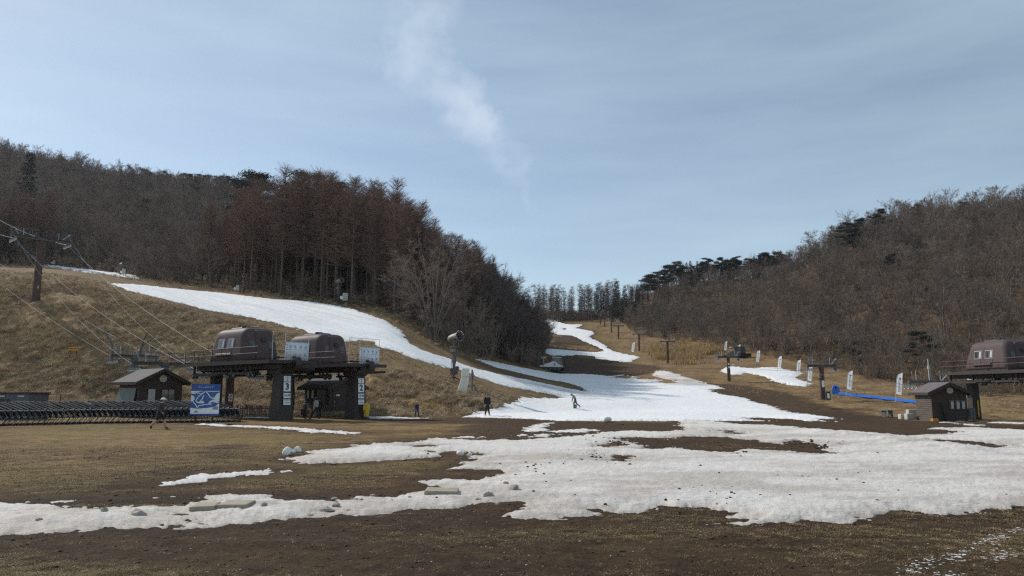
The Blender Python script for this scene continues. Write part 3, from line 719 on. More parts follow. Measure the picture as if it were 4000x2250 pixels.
def larch(seed, H=23.0, crown=.66, wide=.142, whorls=56, tw=26, green=False, wtw=.033):
    T = TB(seed); rng = T.rng
    bend = rng.normal(size=2) * .012 * H
    zs = np.linspace(-.5, H, 9)
    cx = lambda z: np.stack([bend[0] * (z / H) ** 2, bend[1] * (z / H) ** 2], -1)
    T.limb([(*cx(z), z) for z in zs], [H * .0100 * (1.02 - .97 * max(z, 0) / H) for z in zs], 7)
    z0 = H * (1 - crown) if not green else H * .06
    for w in range(whorls):
        f = (w + rng.random()) / whorls; z = z0 + (H - z0) * f * .985
        n = rng.integers(4, 7)
        prof = ((1 - f) ** .42 * min(1, .45 + f * 2.2)) if not green else (1 - f) ** .7
        for i in range(n):
            a = rng.random() * 6.283; L = H * wide * prof * (.65 + .6 * rng.random()) + .35
            c = np.array([*cx(z), z]); out = np.array([math.cos(a), math.sin(a), 0])
            up = (.12 + .75 * f * f if not green else -.12) + rng.normal() * .13
            pts = [c, c + out * L * .5 + np.array([0, 0, up * L * .5 - .03 * L]), c + out * L + np.array([0, 0, up * L + .05 * L])]
            T.limb(pts, [.035, .022, .008], 3)
            pts = np.array(pts)
            m = max(4, int(tw * L / (H * wide) + 3)); x = (.12 + .88 * rng.random(m)) * 2; k = np.minimum(x.astype(int), 1)
            pos = pts[k] + (pts[k + 1] - pts[k]) * (x - k)[:, None]
            side = np.array([-out[1], out[0], 0])[None] * rng.choice([-1, 1], (m, 1))
            dv = out * .55 + side * (.5 + .5 * rng.random((m, 1))) + rng.normal(size=(m, 3)) * .3 + np.array([0, 0, .05 + .25 * f if not green else -.3])
            dv /= np.linalg.norm(dv, axis=1, keepdims=True)
            T.slivers(pos, pos + dv * (.35 + .6 * rng.random((m, 1))) * (1 if not green else .9), wtw * (.7 + .6 * rng.random(m)) * (1 if not green else 4.2))
    for i in range(16 if not green else 0):          # dead stubs on the bare trunk
        z = H * (.08 + (1 - crown - .08) * rng.random()); a = rng.random() * 6.283; L = .5 + 1.4 * rng.random()
        c = np.array([*cx(z), z]); e = c + np.array([math.cos(a), math.sin(a), -.1 + .2 * rng.random()]) * L
        T.limb([c, e], [.03, .01], 3)
        k = 5; pos = c + (e - c) * rng.random((k, 1)); T.slivers(pos, pos + rng.normal(size=(k, 3)) * .35, .03)
    return T
def pine(seed, H=12.0):
    T = TB(seed); rng = T.rng
    b1 = rng.normal(size=2) * .07 * H
    zs = np.linspace(-.4, H * .93, 8); cx = lambda z: np.array([b1[0] * math.sin(z / H * 2.2), b1[1] * math.sin(z / H * 2.0)])
    T.limb([(*cx(z), z) for z in zs], [H * .013 * (1.05 - .85 * max(z, 0) / H) for z in zs], 6)
    for i in range(15):
        f = .45 + .53 * (i + rng.random()) / 15; z = H * f; a = rng.random() * 6.283 + i * 2.4
        L = H * (.30 * (1.15 - f) + .09) * (.7 + .6 * rng.random())
        c = np.array([*cx(z), z * .97]); out = np.array([math.cos(a), math.sin(a), .10 + .2 * rng.random()])
        e = c + out * L; mid = c + out * L * .5 - np.array([0, 0, .04 * L])
        T.limb([c, mid, e], [.07, .045, .015], 4)
        for s_ in range(4):
            ctr = c + (e - c) * (.45 + .18 * s_) + rng.normal(size=3) * np.array([.28, .28, .08]) * H / 12
            n = 110; q = rng.normal(size=(n, 3)) * np.array([.52, .52, .14]) * H / 12 + ctr
            dv = rng.normal(size=(n, 3)) * np.array([1, 1, .5]) + np.array([0, 0, .55]); dv /= np.linalg.norm(dv, axis=1, keepdims=True)
            T.slivers(q, q + dv * .42 * H / 12, .13)
    return T
def shrub(seed, H=2.4, stems=16, tw=20, wtw=.020, spread=.55):
    T = TB(seed); rng = T.rng
    for i in range(stems):
        a = rng.random() * 6.283; d = unit(np.array([math.cos(a) * spread * (.3 + rng.random()), math.sin(a) * spread * (.3 + rng.random()), 1.0]))
        L = H * (.6 + .5 * rng.random()); p = np.array([math.cos(a), math.sin(a), 0]) * .25 * rng.random()
        pts = [p - np.array([0, 0, .2]), p + d * L * .5 + rng.normal(size=3) * .06, p + d * L + rng.normal(size=3) * .12 - np.array([0, 0, .06 * L])]
        T.limb(pts, [.022, .014, .004], 3); pts = np.array(pts)
        x = (.2 + .8 * rng.random(tw)) * 2; k = np.minimum(x.astype(int), 1); pos = pts[k] + (pts[k + 1] - pts[k]) * (x - k)[:, None]
        dv = d * .7 + rng.normal(size=(tw, 3)) * .55 + np.array([0, 0, .2]); dv /= np.linalg.norm(dv, axis=1, keepdims=True)
        T.slivers(pos, pos + dv * (.25 + .5 * rng.random((tw, 1))) * H / 2.4, wtw)
    return T
def dome_tree(seed, H=18.0, W=7.4, limbs=18, nb=11, ns=5, tw=11, wtw=.034):
    T = TB(seed); rng = T.rng; cz = H * .47
    for i in range(limbs):
        az = 2.4 * i + rng.normal() * .3; el = math.sqrt((i + .5) / limbs) * 1.35
        tgt = np.array([math.cos(az) * math.sin(el) * W, math.sin(az) * math.sin(el) * W, cz + (H - cz) * math.cos(el) * (.92 + .12 * rng.random())]) * (.86 + .12 * rng.random())
        p0 = np.array([math.cos(az) * .35 * rng.random(), math.sin(az) * .35 * rng.random(), -.4])
        c1 = np.array([tgt[0] * .18, tgt[1] * .18, H * .22]); c2 = np.array([tgt[0] * .55, tgt[1] * .55, tgt[2] * .62])
        tt = np.linspace(0, 1, 8)[:, None]
        pts = (1 - tt) ** 3 * p0 + 3 * (1 - tt) ** 2 * tt * c1 + 3 * (1 - tt) * tt ** 2 * c2 + tt ** 3 * tgt + rng.normal(size=(8, 3)) * .10
        T.limb(pts, list(np.linspace(.15, .02, 8)), 5)
        for j in range(nb):
            f = .28 + .7 * (j + rng.random()) / nb; x = f * 7; k = min(int(x), 6); pos = pts[k] + (pts[k + 1] - pts[k]) * (x - k)
            out = unit(pos - np.array([0, 0, cz * .55])); d = unit(out * .9 + rng.normal(size=3) * .45 + np.array([0, 0, .1]))
            L_ = H * (.10 + .13 * (1 - f)) * (.7 + .6 * rng.random()); e = pos + d * L_; m = (pos + e) / 2 + rng.normal(size=3) * .08 * L_
            T.limb([pos, m, e], [.035, .022, .008], 3); q = np.array([pos, m, e])
            for s_ in range(ns):
                g = .2 + .8 * (s_ + rng.random()) / ns; a_ = q[0] + (q[2] - q[0]) * g; d2 = unit(d * .7 + rng.normal(size=3) * .5 + out * .25); l2 = L_ * (.30 + .2 * rng.random()); b2 = a_ + d2 * l2
                T.slivers(a_[None], b2[None], .04)
                pp = a_ + (b2 - a_) * rng.random((tw, 1)); dv = d2 * .8 + rng.normal(size=(tw, 3)) * .55; dv /= np.linalg.norm(dv, axis=1, keepdims=True)
                T.slivers(pp, pp + dv * (.35 + .6 * rng.random((tw, 1))), wtw)
    return T
class Kind:
    def __init__(s, name, Ts, mt, mc, part2='crown', part1='trunk'):
        s.name = name; s.p1, s.p2 = part1, part2
        s.tr = [T.limb_mesh(name + '_' + part1, mt) for T in Ts]; s.cr = [T.sliver_mesh(name + '_' + part2, mc) for T in Ts]
        s.jn = [T.joined(name + '_mass', mt, mc) for T in Ts]; s.n = len(Ts)
    def place(s, p, scale, rz, k, label, group, name=None, cat='tree', tilt=(0, 0)):
        e = empty(name or s.name, p, rz, scale); e.rotation_euler = (tilt[0], tilt[1], rz)
        mobj(s.p1, s.tr[k % s.n], e); mobj(s.p2, s.cr[k % s.n], e)
        tag(e, label, cat, group); return e
K_LARCH = Kind('larch_tree', [larch(s) for s in range(5)], M_LBARK, M_LTWIG)
K_SLIM = Kind('slim_larch_tree', [larch(90 + s, H=15, crown=(.82, .7, .76)[s], wide=.11, whorls=24, tw=9, wtw=.05) for s in range(3)], M_BARK, M_TWIGD)
K_BARE = Kind('bare_tree', [bare_tree(20 + s, stems=(1, 1, 3, 1, 4, 2)[s], spread=(.5, .65, .4, .55, .4, .5)[s], nb=(9, 9, 6, 10, 5, 7)[s], tw=32) for s in range(6)] + [dome_tree(30 + s, H=(9.5, 8.0, 10.5, 9.0)[s], W=(3.6, 3.9, 3.3, 4.2)[s], limbs=10, nb=8, ns=4, tw=9, wtw=.032) for s in range(4)], M_BARK, M_TWIG)
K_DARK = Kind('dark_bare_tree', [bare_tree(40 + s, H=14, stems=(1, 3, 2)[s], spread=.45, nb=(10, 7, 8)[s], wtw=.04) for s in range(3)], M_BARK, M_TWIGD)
K_PINE = Kind('pine_tree', [pine(60 + s) for s in range(4)], M_LBARK, M_NEED)
K_CEDAR = Kind('cedar_tree', [larch(70 + s, H=16, wide=.13, whorls=46, tw=22, green=True) for s in range(3)], M_BARK, M_CEDAR)
K_SHRUB = Kind('bare_shrub', [shrub(80 + s) for s in range(4)], M_BARK, M_SHRUB, 'twigs', 'stems')
# geometry-node scatter for masses that nobody could count
def scatter(name, P_, rz, sc, idx, meshes, label, tilt=None, kind='stuff'):
    colp = bpy.data.collections.new(name + '_sources')
    for i, m in enumerate(meshes):
        o = bpy.data.objects.new('%s_source_%02d' % (name, i), m); colp.objects.link(o)
    me = bpy.data.meshes.new(name); P_ = np.asarray(P_, np.float32)
    me.vertices.add(len(P_)); me.vertices.foreach_set('co', P_.ravel())
    a = me.attributes.new('rot', 'FLOAT_VECTOR', 'POINT'); rv = np.zeros((len(P_), 3), np.float32); rv[:, 2] = rz
    if tilt is not None: rv[:, :2] = tilt
    a.data.foreach_set('vector', rv.ravel())
    a = me.attributes.new('scl', 'FLOAT_VECTOR', 'POINT'); sc = np.asarray(sc, np.float32)
    a.data.foreach_set('vector', (np.repeat(sc[:, None], 3, 1) if sc.ndim == 1 else sc).ravel().astype(np.float32))
    a = me.attributes.new('idx', 'INT', 'POINT'); a.data.foreach_set('value', np.asarray(idx, np.int32))
    o = mobj(name, me)
    ng = bpy.data.node_groups.new(name + '_nodes', 'GeometryNodeTree')
    ng.interface.new_socket('Geometry', in_out='INPUT', socket_type='NodeSocketGeometry')
    ng.interface.new_socket('Geometry', in_out='OUTPUT', socket_type='NodeSocketGeometry')
    n, l = ng.nodes, ng.links
    gi, go = n.new('NodeGroupInput'), n.new('NodeGroupOutput')
    iop, ci = n.new('GeometryNodeInstanceOnPoints'), n.new('GeometryNodeCollectionInfo')
    ci.inputs['Collection'].default_value = colp; ci.inputs['Separate Children'].default_value = True; ci.inputs['Reset Children'].default_value = True
    def named(nm, t):
        q = n.new('GeometryNodeInputNamedAttribute'); q.data_type = t; q.inputs['Name'].default_value = nm; return q.outputs['Attribute']
    iop.inputs['Pick Instance'].default_value = True
    l.new(gi.outputs[0], iop.inputs['Points']); l.new(ci.outputs[0], iop.inputs['Instance'])
    l.new(named('idx', 'INT'), iop.inputs['Instance Index'])
    e2r = n.new('FunctionNodeEulerToRotation'); l.new(named('rot', 'FLOAT_VECTOR'), e2r.inputs[0]); l.new(e2r.outputs[0], iop.inputs['Rotation'])
    l.new(named('scl', 'FLOAT_VECTOR'), iop.inputs['Scale'])
    l.new(iop.outputs[0], go.inputs[0])
    md = o.modifiers.new('scatter', 'NODES'); md.node_group = ng
    tag(o, label, None, None, kind); return o
RNG = np.random.default_rng(7)
def jgrid(x0, x1, y0, y1, sp, jit=.42):
    gx, gy = np.meshgrid(np.arange(x0, x1, sp), np.arange(y0, y1, sp))
    gx = gx.ravel() + RNG.uniform(-jit, jit, gx.size) * sp; gy = gy.ravel() + RNG.uniform(-jit, jit, gy.size) * sp
    return gx, gy
def colu(x, y, z=None):
    """photo column and row of a world point"""
    z = ground(x, y) if z is None else z
    dz = z - CAM_H
    zc = y * math.cos(TH) + dz * math.sin(TH); yc = -y * math.sin(TH) + dz * math.cos(TH)
    return CX + F_PX * x / zc, CY - F_PX * yc / zc
def populate(kind, xs, ys, scl, label, group, mass, mass_label, nmax=290, cat='tree', squash=None):
    """largest in the picture become things, the rest one mass"""
    zs = ground(xs, ys); u, v = colu(xs, ys)
    vis = (u > -120) & (u < 4120)
    key = np.where(vis, scl / ys, 0); order = np.argsort(-key)
    ks = RNG.integers(0, kind.n, len(xs)); rz = RNG.random(len(xs)) * 6.283
    for i in order[:nmax]:
        if key[i] <= 0: continue
        kind.place((xs[i], ys[i], zs[i]), scl[i], rz[i], ks[i], label(i, u[i], v[i]) if callable(label) else label, group, cat=cat)
    rest = order[nmax:]
    if len(rest): scatter(mass, np.stack([xs, ys, zs], 1)[rest], rz[rest], scl[rest], ks[rest], kind.jn, mass_label)
# --- left: larch stand beside the run
gx, gy = jgrid(-110, 12, 118, 215, 3.6)
u, v = colu(gx, gy); e = gy - line_d(2, gx, gy)
w = 22 + 60 * sstep(700, 1150, u)
ok = (e > 2.5) & (e < w) & (u > 700) & (u < 1990) & (RNG.random(len(gx)) < np.where(u > 1650, .55, .92) * sstep(640, 980, u))
ok &= ~((u > 1560) & (u < 1830) & (e < 9))
lx, ly = gx[ok], gy[ok]; uu, _ = colu(lx, ly)
ls = RNG.uniform(.74, 1.10, len(lx)) * np.interp(uu, [700, 900, 1100, 1450, 1600, 1800, 1990], [.72, .86, 1.0, 1.0, .95, .86, .66])
# a second, small stand at the left edge and larches at the head of the valley
gx2, gy2 = jgrid(-130, -60, 150, 230, 4.2); u2, v2 = colu(gx2, gy2); e2 = gy2 - line_d(2, gx2, gy2)
ok2 = (u2 < 210) & (u2 > -250) & (e2 > 3) & (e2 < 70)
gx3, gy3 = jgrid(8, 60, 330, 372, 2.8); u3, v3 = colu(gx3, gy3)
ok3 = (u3 > 2090) & (u3 < 2420) & (RNG.random(len(gx3)) < .4) & ~((u3 > 2238) & (u3 < 2262))
lx = np.concatenate([lx, gx2[ok2]]); ly = np.concatenate([ly, gy2[ok2]])
ls = np.concatenate([ls, RNG.uniform(.6, .8, ok2.sum())])
vx, vy = gx3[ok3], gy3[ok3]
def bin_of(u, marks):
    for lim, w in marks:
        if u < lim: return w
    return marks[-1][1]
LMARK = [(760, 'left of station 3'), (880, 'above the windows of station 3'), (960, 'behind the upper snow gun'), (1050, 'just right of the upper snow gun'), (1140, 'above the gap between the two stations'), (1230, 'above station 2'), (1330, 'behind the lower snow gun'), (1410, 'behind the white cabinet beside the snow'), (1500, 'left of the great round tree'), (1600, 'behind the great round tree, near side'), (1720, 'behind the crown of the great round tree'), (1830, 'right of the great round tree'), (1990, 'on the shaded flank above the tall snow gun')]
RMARK = [(2560, 'beside the valley cedars'), (2680, 'above the reeds, valley side'), (2800, 'above the reeds'), (2900, 'above the parked dark machine'), (3000, 'above the snow patch'), (3120, 'above the flags at the snow patch'), (3220, 'above the nearest valley tower'), (3330, 'above the start of the blue slide'), (3450, 'above the blue slide'), (3560, 'above the flag beside the hut'), (3700, 'above the small boarded hut'), (3800, 'just left of the brown cabin'), (3920, 'above the brown cabin'), (4200, 'at the right edge')]
HMARK = [(120, 'at the left edge'), (220, 'behind the tall lift tower'), (340, 'just right of the tall lift tower'), (470, 'above the dark hut, tower side'), (600, 'above the dark hut'), (740, 'above the roof of the dark hut, station side'), (880, 'above the station numbered 3'), (1100, 'above the gap between the stations'), (1400, 'among the larches above station 2'), (1700, 'near the great round tree'), (2110, 'near the shaded flank')]
def row_of(e): return 'front row' if e < 9 else ('second row' if e < 20 else ('middle rows' if e < 42 else 'back rows'))
def larch_label(i, u, v):
    e = ly[i] - float(line_d(2, lx[i], ly[i]))
    if u > 2060: return 'small leafless larch in the row closing the head of the valley'
    if u < 300: return 'reddish leafless larch on the far slope behind the tall lift tower'
    return 'reddish larch of the stand, %s, %s' % (row_of(e), bin_of(u, LMARK))
populate(K_LARCH, lx, ly, ls, larch_label, 'leafless larches on the slopes', 'larch_forest', 'reddish mass of further larches behind the stand')
populate(K_SLIM, vx, vy, RNG.uniform(.6, 1.12, len(vx)), lambda i, u, v: 'slim leafless tree in the row closing the valley, %s' % ('left of the sky gap' if u < 2250 else 'right of the sky gap'), 'slim trees closing the valley', 'slim_forest', 'further slim trees closing the valley')
# --- bare broadleaf trees on both hills
bx, by, bs = [], [], []
gx, gy = jgrid(-330, 20, 125, 440, 4.7); u, v = colu(gx, gy); e = gy - line_d(2, gx, gy)
ok = (e > 3) & (u > -350) & (u < 2110) & (gy < line_d(5, gx, gy) + 18)
ok &= (~((u > 880) & (u < 1700) & (e < 45)) | ((e < 9) & (RNG.random(len(gx)) < .6))) & ((u < 1000) | (e < 90))
small = np.where((u > 880) & (u < 1700) & (e < 9), .55, 1.0)
bx.append(gx[ok]); by.append(gy[ok]); bs.append(RNG.uniform(.6, 1.2, ok.sum()) * np.interp(e[ok], [0, 30], [.8, 1.0]) * small[ok])
gx, gy = jgrid(30, 330, 88, 372, 4.9); u, v = colu(gx, gy); e = gy - right_edge(gx, gy)
ok = (e > 1) & (u > 2400) & (u < 4350) & (gy < line_d(5, gx, gy) + 16)
sc = RNG.uniform(.62, 1.05, len(gx)) * np.interp(e, [0, 60, 130, 190], [.85, .90, 1.0, 1.22])
sc *= np.where((u < 3160) & (e > 60), .86, 1.0)
ok &= RNG.random(len(gx)) < np.interp(e, [0, 40, 120], [.62, .78, 1])
bx.append(gx[ok]); by.append(gy[ok]); bs.append(sc[ok])
bx, by, bs = np.concatenate(bx), np.concatenate(by), np.concatenate(bs)
def hgt(v): return 'low down' if v > 1300 else ('halfway up' if v > 1100 else ('high up' if v > 900 else 'near the skyline'))
def bare_label(i, u, v):
    if u < 2110: return 'grey leafless broadleaf tree, %s, %s' % (row_of(by[i] - float(line_d(2, bx[i], by[i]))), bin_of(u, HMARK))
    return 'grey-brown leafless tree on the far hill, %s, %s' % (hgt(v), bin_of(u, RMARK))
populate(K_BARE, bx, by, bs, bare_label, 'leafless broadleaf trees on the hills', 'bare_forest', 'further leafless trees covering both hillsides')
# --- dark trees on the shaded flank beside the valley
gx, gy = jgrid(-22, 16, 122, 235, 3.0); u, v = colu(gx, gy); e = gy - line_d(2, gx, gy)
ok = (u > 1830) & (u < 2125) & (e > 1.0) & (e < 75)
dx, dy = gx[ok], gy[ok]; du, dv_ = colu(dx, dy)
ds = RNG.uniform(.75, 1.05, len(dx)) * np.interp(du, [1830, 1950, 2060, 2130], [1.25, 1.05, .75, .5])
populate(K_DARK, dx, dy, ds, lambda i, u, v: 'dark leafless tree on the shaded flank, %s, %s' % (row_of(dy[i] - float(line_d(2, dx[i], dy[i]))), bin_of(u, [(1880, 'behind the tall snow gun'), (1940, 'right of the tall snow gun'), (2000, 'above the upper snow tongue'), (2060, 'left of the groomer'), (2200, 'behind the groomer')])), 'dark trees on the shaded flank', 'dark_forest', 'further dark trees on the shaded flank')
# --- pines and cedars
def tree_at(kind, u, vtop, d, Hk, k, label, group=None, name=None, vbase=None):
    p = at(u, d, vtop); x, zt = pix_dir(u, vtop)
    H = CAM_H + zt * d - p.z
    return kind.place(p, max(H, 2.5) / Hk, RNG.random() * 6.28, k, label, group)
for i, (u, vt, d) in enumerate([(3575, 800, 268), (3660, 835, 262), (3440, 812, 262), (3370, 848, 256), (3295, 872, 252), (3760, 785, 275)]):
    tree_at(K_PINE, u, vt, d, 12, i, ['flat-topped dark pine on the ridge above the grey trees, %s' % w for w in ('fourth from the valley', 'fifth from the valley', 'third from the valley', 'second from the valley', 'nearest the valley', 'farthest from the valley')][i], 'pines on the ridge opposite')
for i in range(26):
    u = RNG.uniform(520, 1020); d = RNG.uniform(370, 395); vt = np.interp(u, [500, 700, 900, 1020], [665, 682, 698, 690]) + RNG.uniform(-14, 12)
    tree_at(K_PINE, u, vt, d, 12, i, 'dark pine on the far skyline left of the larch stand', 'pines on the far skyline')
for i, (u, vt, d) in enumerate([(118, 590, 240), (250, 610, 380), (560, 770, 270), (1045, 678, 230), (1210, 685, 235), (1290, 692, 230), (760, 700, 340)]):
    tree_at(K_PINE if i != 0 else K_CEDAR, u, vt, d, 12 if i else 16, i, ['dark conifer standing tall among trees at the far left', 'dark pine on the far skyline near the left edge', 'dark pine halfway up the far hillside', 'pine top poking out above the larches, nearest the skyline pines', 'middle pine top poking out above the larches', 'pine top poking out above the larches nearest their highest crowns', 'broad pine on the skyline where the larches begin'][i])
for i in range(46):
    u = RNG.uniform(2540, 3100); d = RNG.uniform(322, 342); vt = np.interp(u, [2540, 2600, 2700, 2850, 3000, 3090], [1068, 1036, 1010, 1010, 988, 982]) + RNG.uniform(-8, 16)
    tree_at(K_PINE if i % 4 else K_CEDAR, u, vt + (14 if i % 3 == 0 else 0), d - 10 * (i % 3), 12 if i % 4 else 16, i, 'dark %s on the low ridge, %s' % ('pine' if i % 4 else 'pointed conifer', bin_of(u, RMARK)), 'evergreens on the low ridge')
for i, (u, vt, d) in enumerate([(2405, 1095, 322), (2440, 1112, 318), (2465, 1120, 312), (2490, 1112, 316), (2355, 1128, 345), (2510, 1150, 300), (2430, 1160, 300), (2530, 1125, 322), (2395, 1170, 306), (2480, 1175, 290), (2555, 1150, 306)]):
    tree_at(K_CEDAR, u, vt, d, 16, i, 'dark pointed cedar in the clump at the head of the valley', 'cedars at the valley head')
for i, (u, vt, d) in enumerate([(3470, 990, 215), (3520, 985, 218), (3330, 1330, 142), (3560, 1290, 128), (3360, 1400, 138), (3260, 1375, 165), (3160, 1480 - 60, 165)]):
    tree_at(K_PINE, u, vt, d, 12, i, 'dark evergreen bush among the leafless trees on the hill', 'evergreens in the wood')
# --- the big spreading tree and neighbours at the corner of the stand
M_TWIGL = mat('pale_bare_twigs', (.26, .188, .145), .9, var=.2, scale=1)
BIG = Kind('spreading_tree', [dome_tree(3)], M_BARK, M_TWIGL)
p = at(1692, 113, 1370)
BIG.place(p, 1.0, .4, 0, 'great round-crowned leafless tree at the corner of the larch stand', None)
for i, (u, v, s) in enumerate([(1560, 1225, .55), (1820, 1385, .62), (1880, 1398, .5)]):
    p = hit(u, v, 90, 150)
    BIG.place(p, s, 1.3 * i, 0, ['smaller many-stemmed leafless tree beside the great tree, uphill side', 'smaller many-stemmed tree between the great tree and the shaded wood', 'low many-stemmed tree at the foot of the shaded wood'][i], None, name='bare_tree')
for i, (u, v, s) in enumerate([(2075, 1395, .33), (2110, 1378, .25), (2062, 1432, .28)]):
    p = hit(u, v, 120, 200)
    BIG.place(p, s, 2.1 * i, 0, ['low branchy tree reaching over the snow, behind the snow groomer', 'small branchy tree reaching over the upper snow', 'low thorny tree behind the snow groomer'][i], None, name='bare_tree')
for i, (u, d, vt) in enumerate([(3690, 150, 1050), (3880, 150, 1120), (3010, 182, 1240), (3240, 165, 1180), (3560, 160, 1180)]):
    p = at(u, d, 1250); H = CAM_H + pix_dir(u, vt)[1] * d - p.z
    K_DARK.place(p, max(5, H) / 14, i * 1.1, i, ['dark crooked tree standing out on the hillside above the brown cabin', 'dark leaning tree behind the brown cabin at the right edge', 'dark many-stemmed tree at the foot of the wood behind the flags', 'dark upright tree behind the low lift tower', 'dark tree on the slope above the little hut'][i], None)
# --- undergrowth along the edges of the woods
sx_, sy_, ss_ = [], [], []
gx, gy = jgrid(-150, 12, 116, 180, 2.2); u, v = colu(gx, gy); e = gy - line_d(2, gx, gy)
ok = (e > .5) & (e < 16) & (u > -200) & (u < 2120) & (RNG.random(len(gx)) < .5); sx_.append(gx[ok]); sy_.append(gy[ok]); ss_.append(RNG.uniform(.5, 1.25, ok.sum()))
gx, gy = jgrid(28, 260, 86, 300, 2.7); u, v = colu(gx, gy); e = gy - right_edge(gx, gy)
ok = (e > -4) & (e < 130) & (u > 2420) & (u < 4300) & (RNG.random(len(gx)) < np.interp(e, [-4, 2, 40, 130], [.15, .7, .55, .35])); sx_.append(gx[ok]); sy_.append(gy[ok]); ss_.append(RNG.uniform(.55, 1.5, ok.sum()))
gx, gy = jgrid(8, 62, 338, 380, 2.0); u, v = colu(gx, gy)
ok = (u > 2080) & (u < 2430) & (RNG.random(len(gx)) < .75); sx_.append(gx[ok]); sy_.append(gy[ok]); ss_.append(RNG.uniform(1.0, 2.2, ok.sum()))
sx_, sy_, ss_ = map(np.concatenate, (sx_, sy_, ss_))
populate(K_SHRUB, sx_, sy_, ss_, lambda i, u, v: 'bare brown shrub by the wood, %s' % bin_of(u, HMARK) if u < 2200 else 'bare shrub on the far hill, %s, %s' % (hgt(v), bin_of(u, RMARK)), 'bare shrubs at the wood edges', 'undergrowth', 'brown undergrowth below the trees', nmax=260, cat='shrub')
# ------------------------------------------------------------------ built things
M_STEEL = mat('dark_brown_steel', (.034, .024, .022), .6, var=.3, scale=2.5, bump=.15)
M_POD = mat('brown_fibreglass', (.098, .070, .068), .62, spec=.16, var=.12, scale=1.2, bump=.08, bscale=3)
M_RUST = mat('rust_brown_paint', (.085, .045, .034), .65, var=.35, scale=3, bump=.2)
M_GALV = mat('galvanised_steel', (.33, .34, .36), .45, metal=.6, var=.3, scale=8)
M_DGALV = mat('dull_grey_steel', (.11, .115, .125), .55, metal=.3, var=.35, scale=6)
M_BLACK = mat('black_rubber', (.022, .022, .024), .6, var=.3, scale=6)
M_WHITE = mat('white_board', (.86, .87, .88), .5, var=.06, scale=3)
M_PALEB = mat('pale_blue_print', (.70, .74, .79), .6, var=.1, scale=3)
M_NAVY = mat('navy_print', (.018, .024, .060), .5, var=.05)
M_GREY = mat('grey_print', (.25, .28, .33), .6, var=.1)
M_RED = mat('red_print', (.35, .06, .05), .6, var=.05)
M_WOOD = mat('dark_stained_boards', (.052, .034, .027), .75, var=.4, scale=3, bump=.4, bscale=10, stretch=(.3, .3, 4))
M_WOODL = mat('weathered_boards', (.105, .082, .068), .8, var=.4, scale=3, bump=.4, bscale=10, stretch=(.3, .3, 4))
M_ROOF = mat('grey_sheet_roof', (.145, .128, .125), .85, var=.15, scale=2, spec=.1)
M_GLASS = mat('window_glass', (.055, .062, .068), .06, var=.5, scale=1.5, spec=.8)
M_CURT = mat('pale_curtain', (.46, .45, .42), .8, var=.25, scale=9, stretch=(6, 6, .4))
M_SHEET = mat('green_grey_sheet', (.135, .165, .155), .55, var=.3, scale=3, bump=.5, bscale=4, stretch=(4, 4, .5))
M_CONC = mat('cut_stone', (.34, .285, .215), .85, var=.2, scale=5, bump=.5)
M_PALE = mat('pale_concrete', (.50, .47, .42), .85, var=.15, scale=5, bump=.3)
M_BLUE = mat('blue_map_ground', (.045, .11, .34), .45, var=.35, scale=5)
M_BLUE2 = mat('blue_map_sky', (.020, .075, .30), .4, var=.1)
M_SLIDE = mat('blue_plastic', (.020, .17, .60), .4, var=.2, scale=3)
M_PAD = mat('cream_pad', (.66, .65, .57), .6, var=.08, scale=3, bump=.2)
M_YEL = mat('yellow_paint', (.62, .40, .03), .5, var=.1)
M_ORG = mat('orange_sign', (.60, .27, .02), .5, var=.1)
M_GREEN = mat('green_plastic', (.06, .30, .19), .4, var=.1)
M_PADBLK = mat('black_chair_pad', (.020, .023, .030), .7, var=.25, scale=5, spec=.2)
M_ALU = mat('worn_white_steel', (.55, .57, .60), .35, metal=.3, var=.2, scale=9)
M_FAN = mat('grey_brown_barrel', (.16, .135, .12), .5, var=.25, scale=4)
M_SAIL, N, L, b = new_mat('white_flag_cloth')
N.remove(b); o_ = N['Material Output']; d_ = N.new('ShaderNodeBsdfDiffuse'); t_ = N.new('ShaderNodeBsdfTranslucent'); m_ = N.new('ShaderNodeMixShader'); m_.inputs[0].default_value = .55
d_.inputs['Color'].default_value = (.80, .81, .84, 1); t_.inputs['Color'].default_value = (.80, .81, .86, 1)
wv = N.new('ShaderNodeTexNoise'); wv.inputs['Scale'].default_value = 3.0; rp = N.new('ShaderNodeMix'); rp.data_type = 'RGBA'; rp.inputs['A'].default_value = (.74, .75, .79, 1); rp.inputs['B'].default_value = (.86, .87, .89, 1); L.new(wv.outputs['Fac'], rp.inputs['Factor']); L.new(rp.outputs['Result'], d_.inputs['Color'])
L.new(d_.outputs[0], m_.inputs[1]); L.new(t_.outputs[0], m_.inputs[2]); L.new(m_.outputs[0], o_.inputs[0])
M_SNOWB = mat('dirty_snow_lump', (.82, .79, .74), .8, var=.12, scale=7, bump=.5)
M_CLOD = mat('wet_clod', (.030, .022, .017), .9, var=.3, scale=7, bump=.6)
def text(s, size, m, parent, loc, rot, name='lettering', depth=.004, align='CENTER', xs=1.0, bold=.0):
    cu = bpy.data.curves.new(name, 'FONT'); cu.body = s; cu.size = size; cu.align_x = align; cu.align_y = 'CENTER'; cu.extrude = depth; cu.resolution_u = 3; cu.offset = bold * size
    tmp = bpy.data.objects.new(name, cu); COL.objects.link(tmp)
    dg = bpy.context.evaluated_depsgraph_get()
    me = bpy.data.meshes.new_from_object(tmp.evaluated_get(dg)); bpy.data.objects.remove(tmp); bpy.data.curves.remove(cu)
    me.materials.clear(); me.materials.append(m)
    o = mobj(name, me, parent, loc, rot); o.scale = (xs, 1, 1); return o
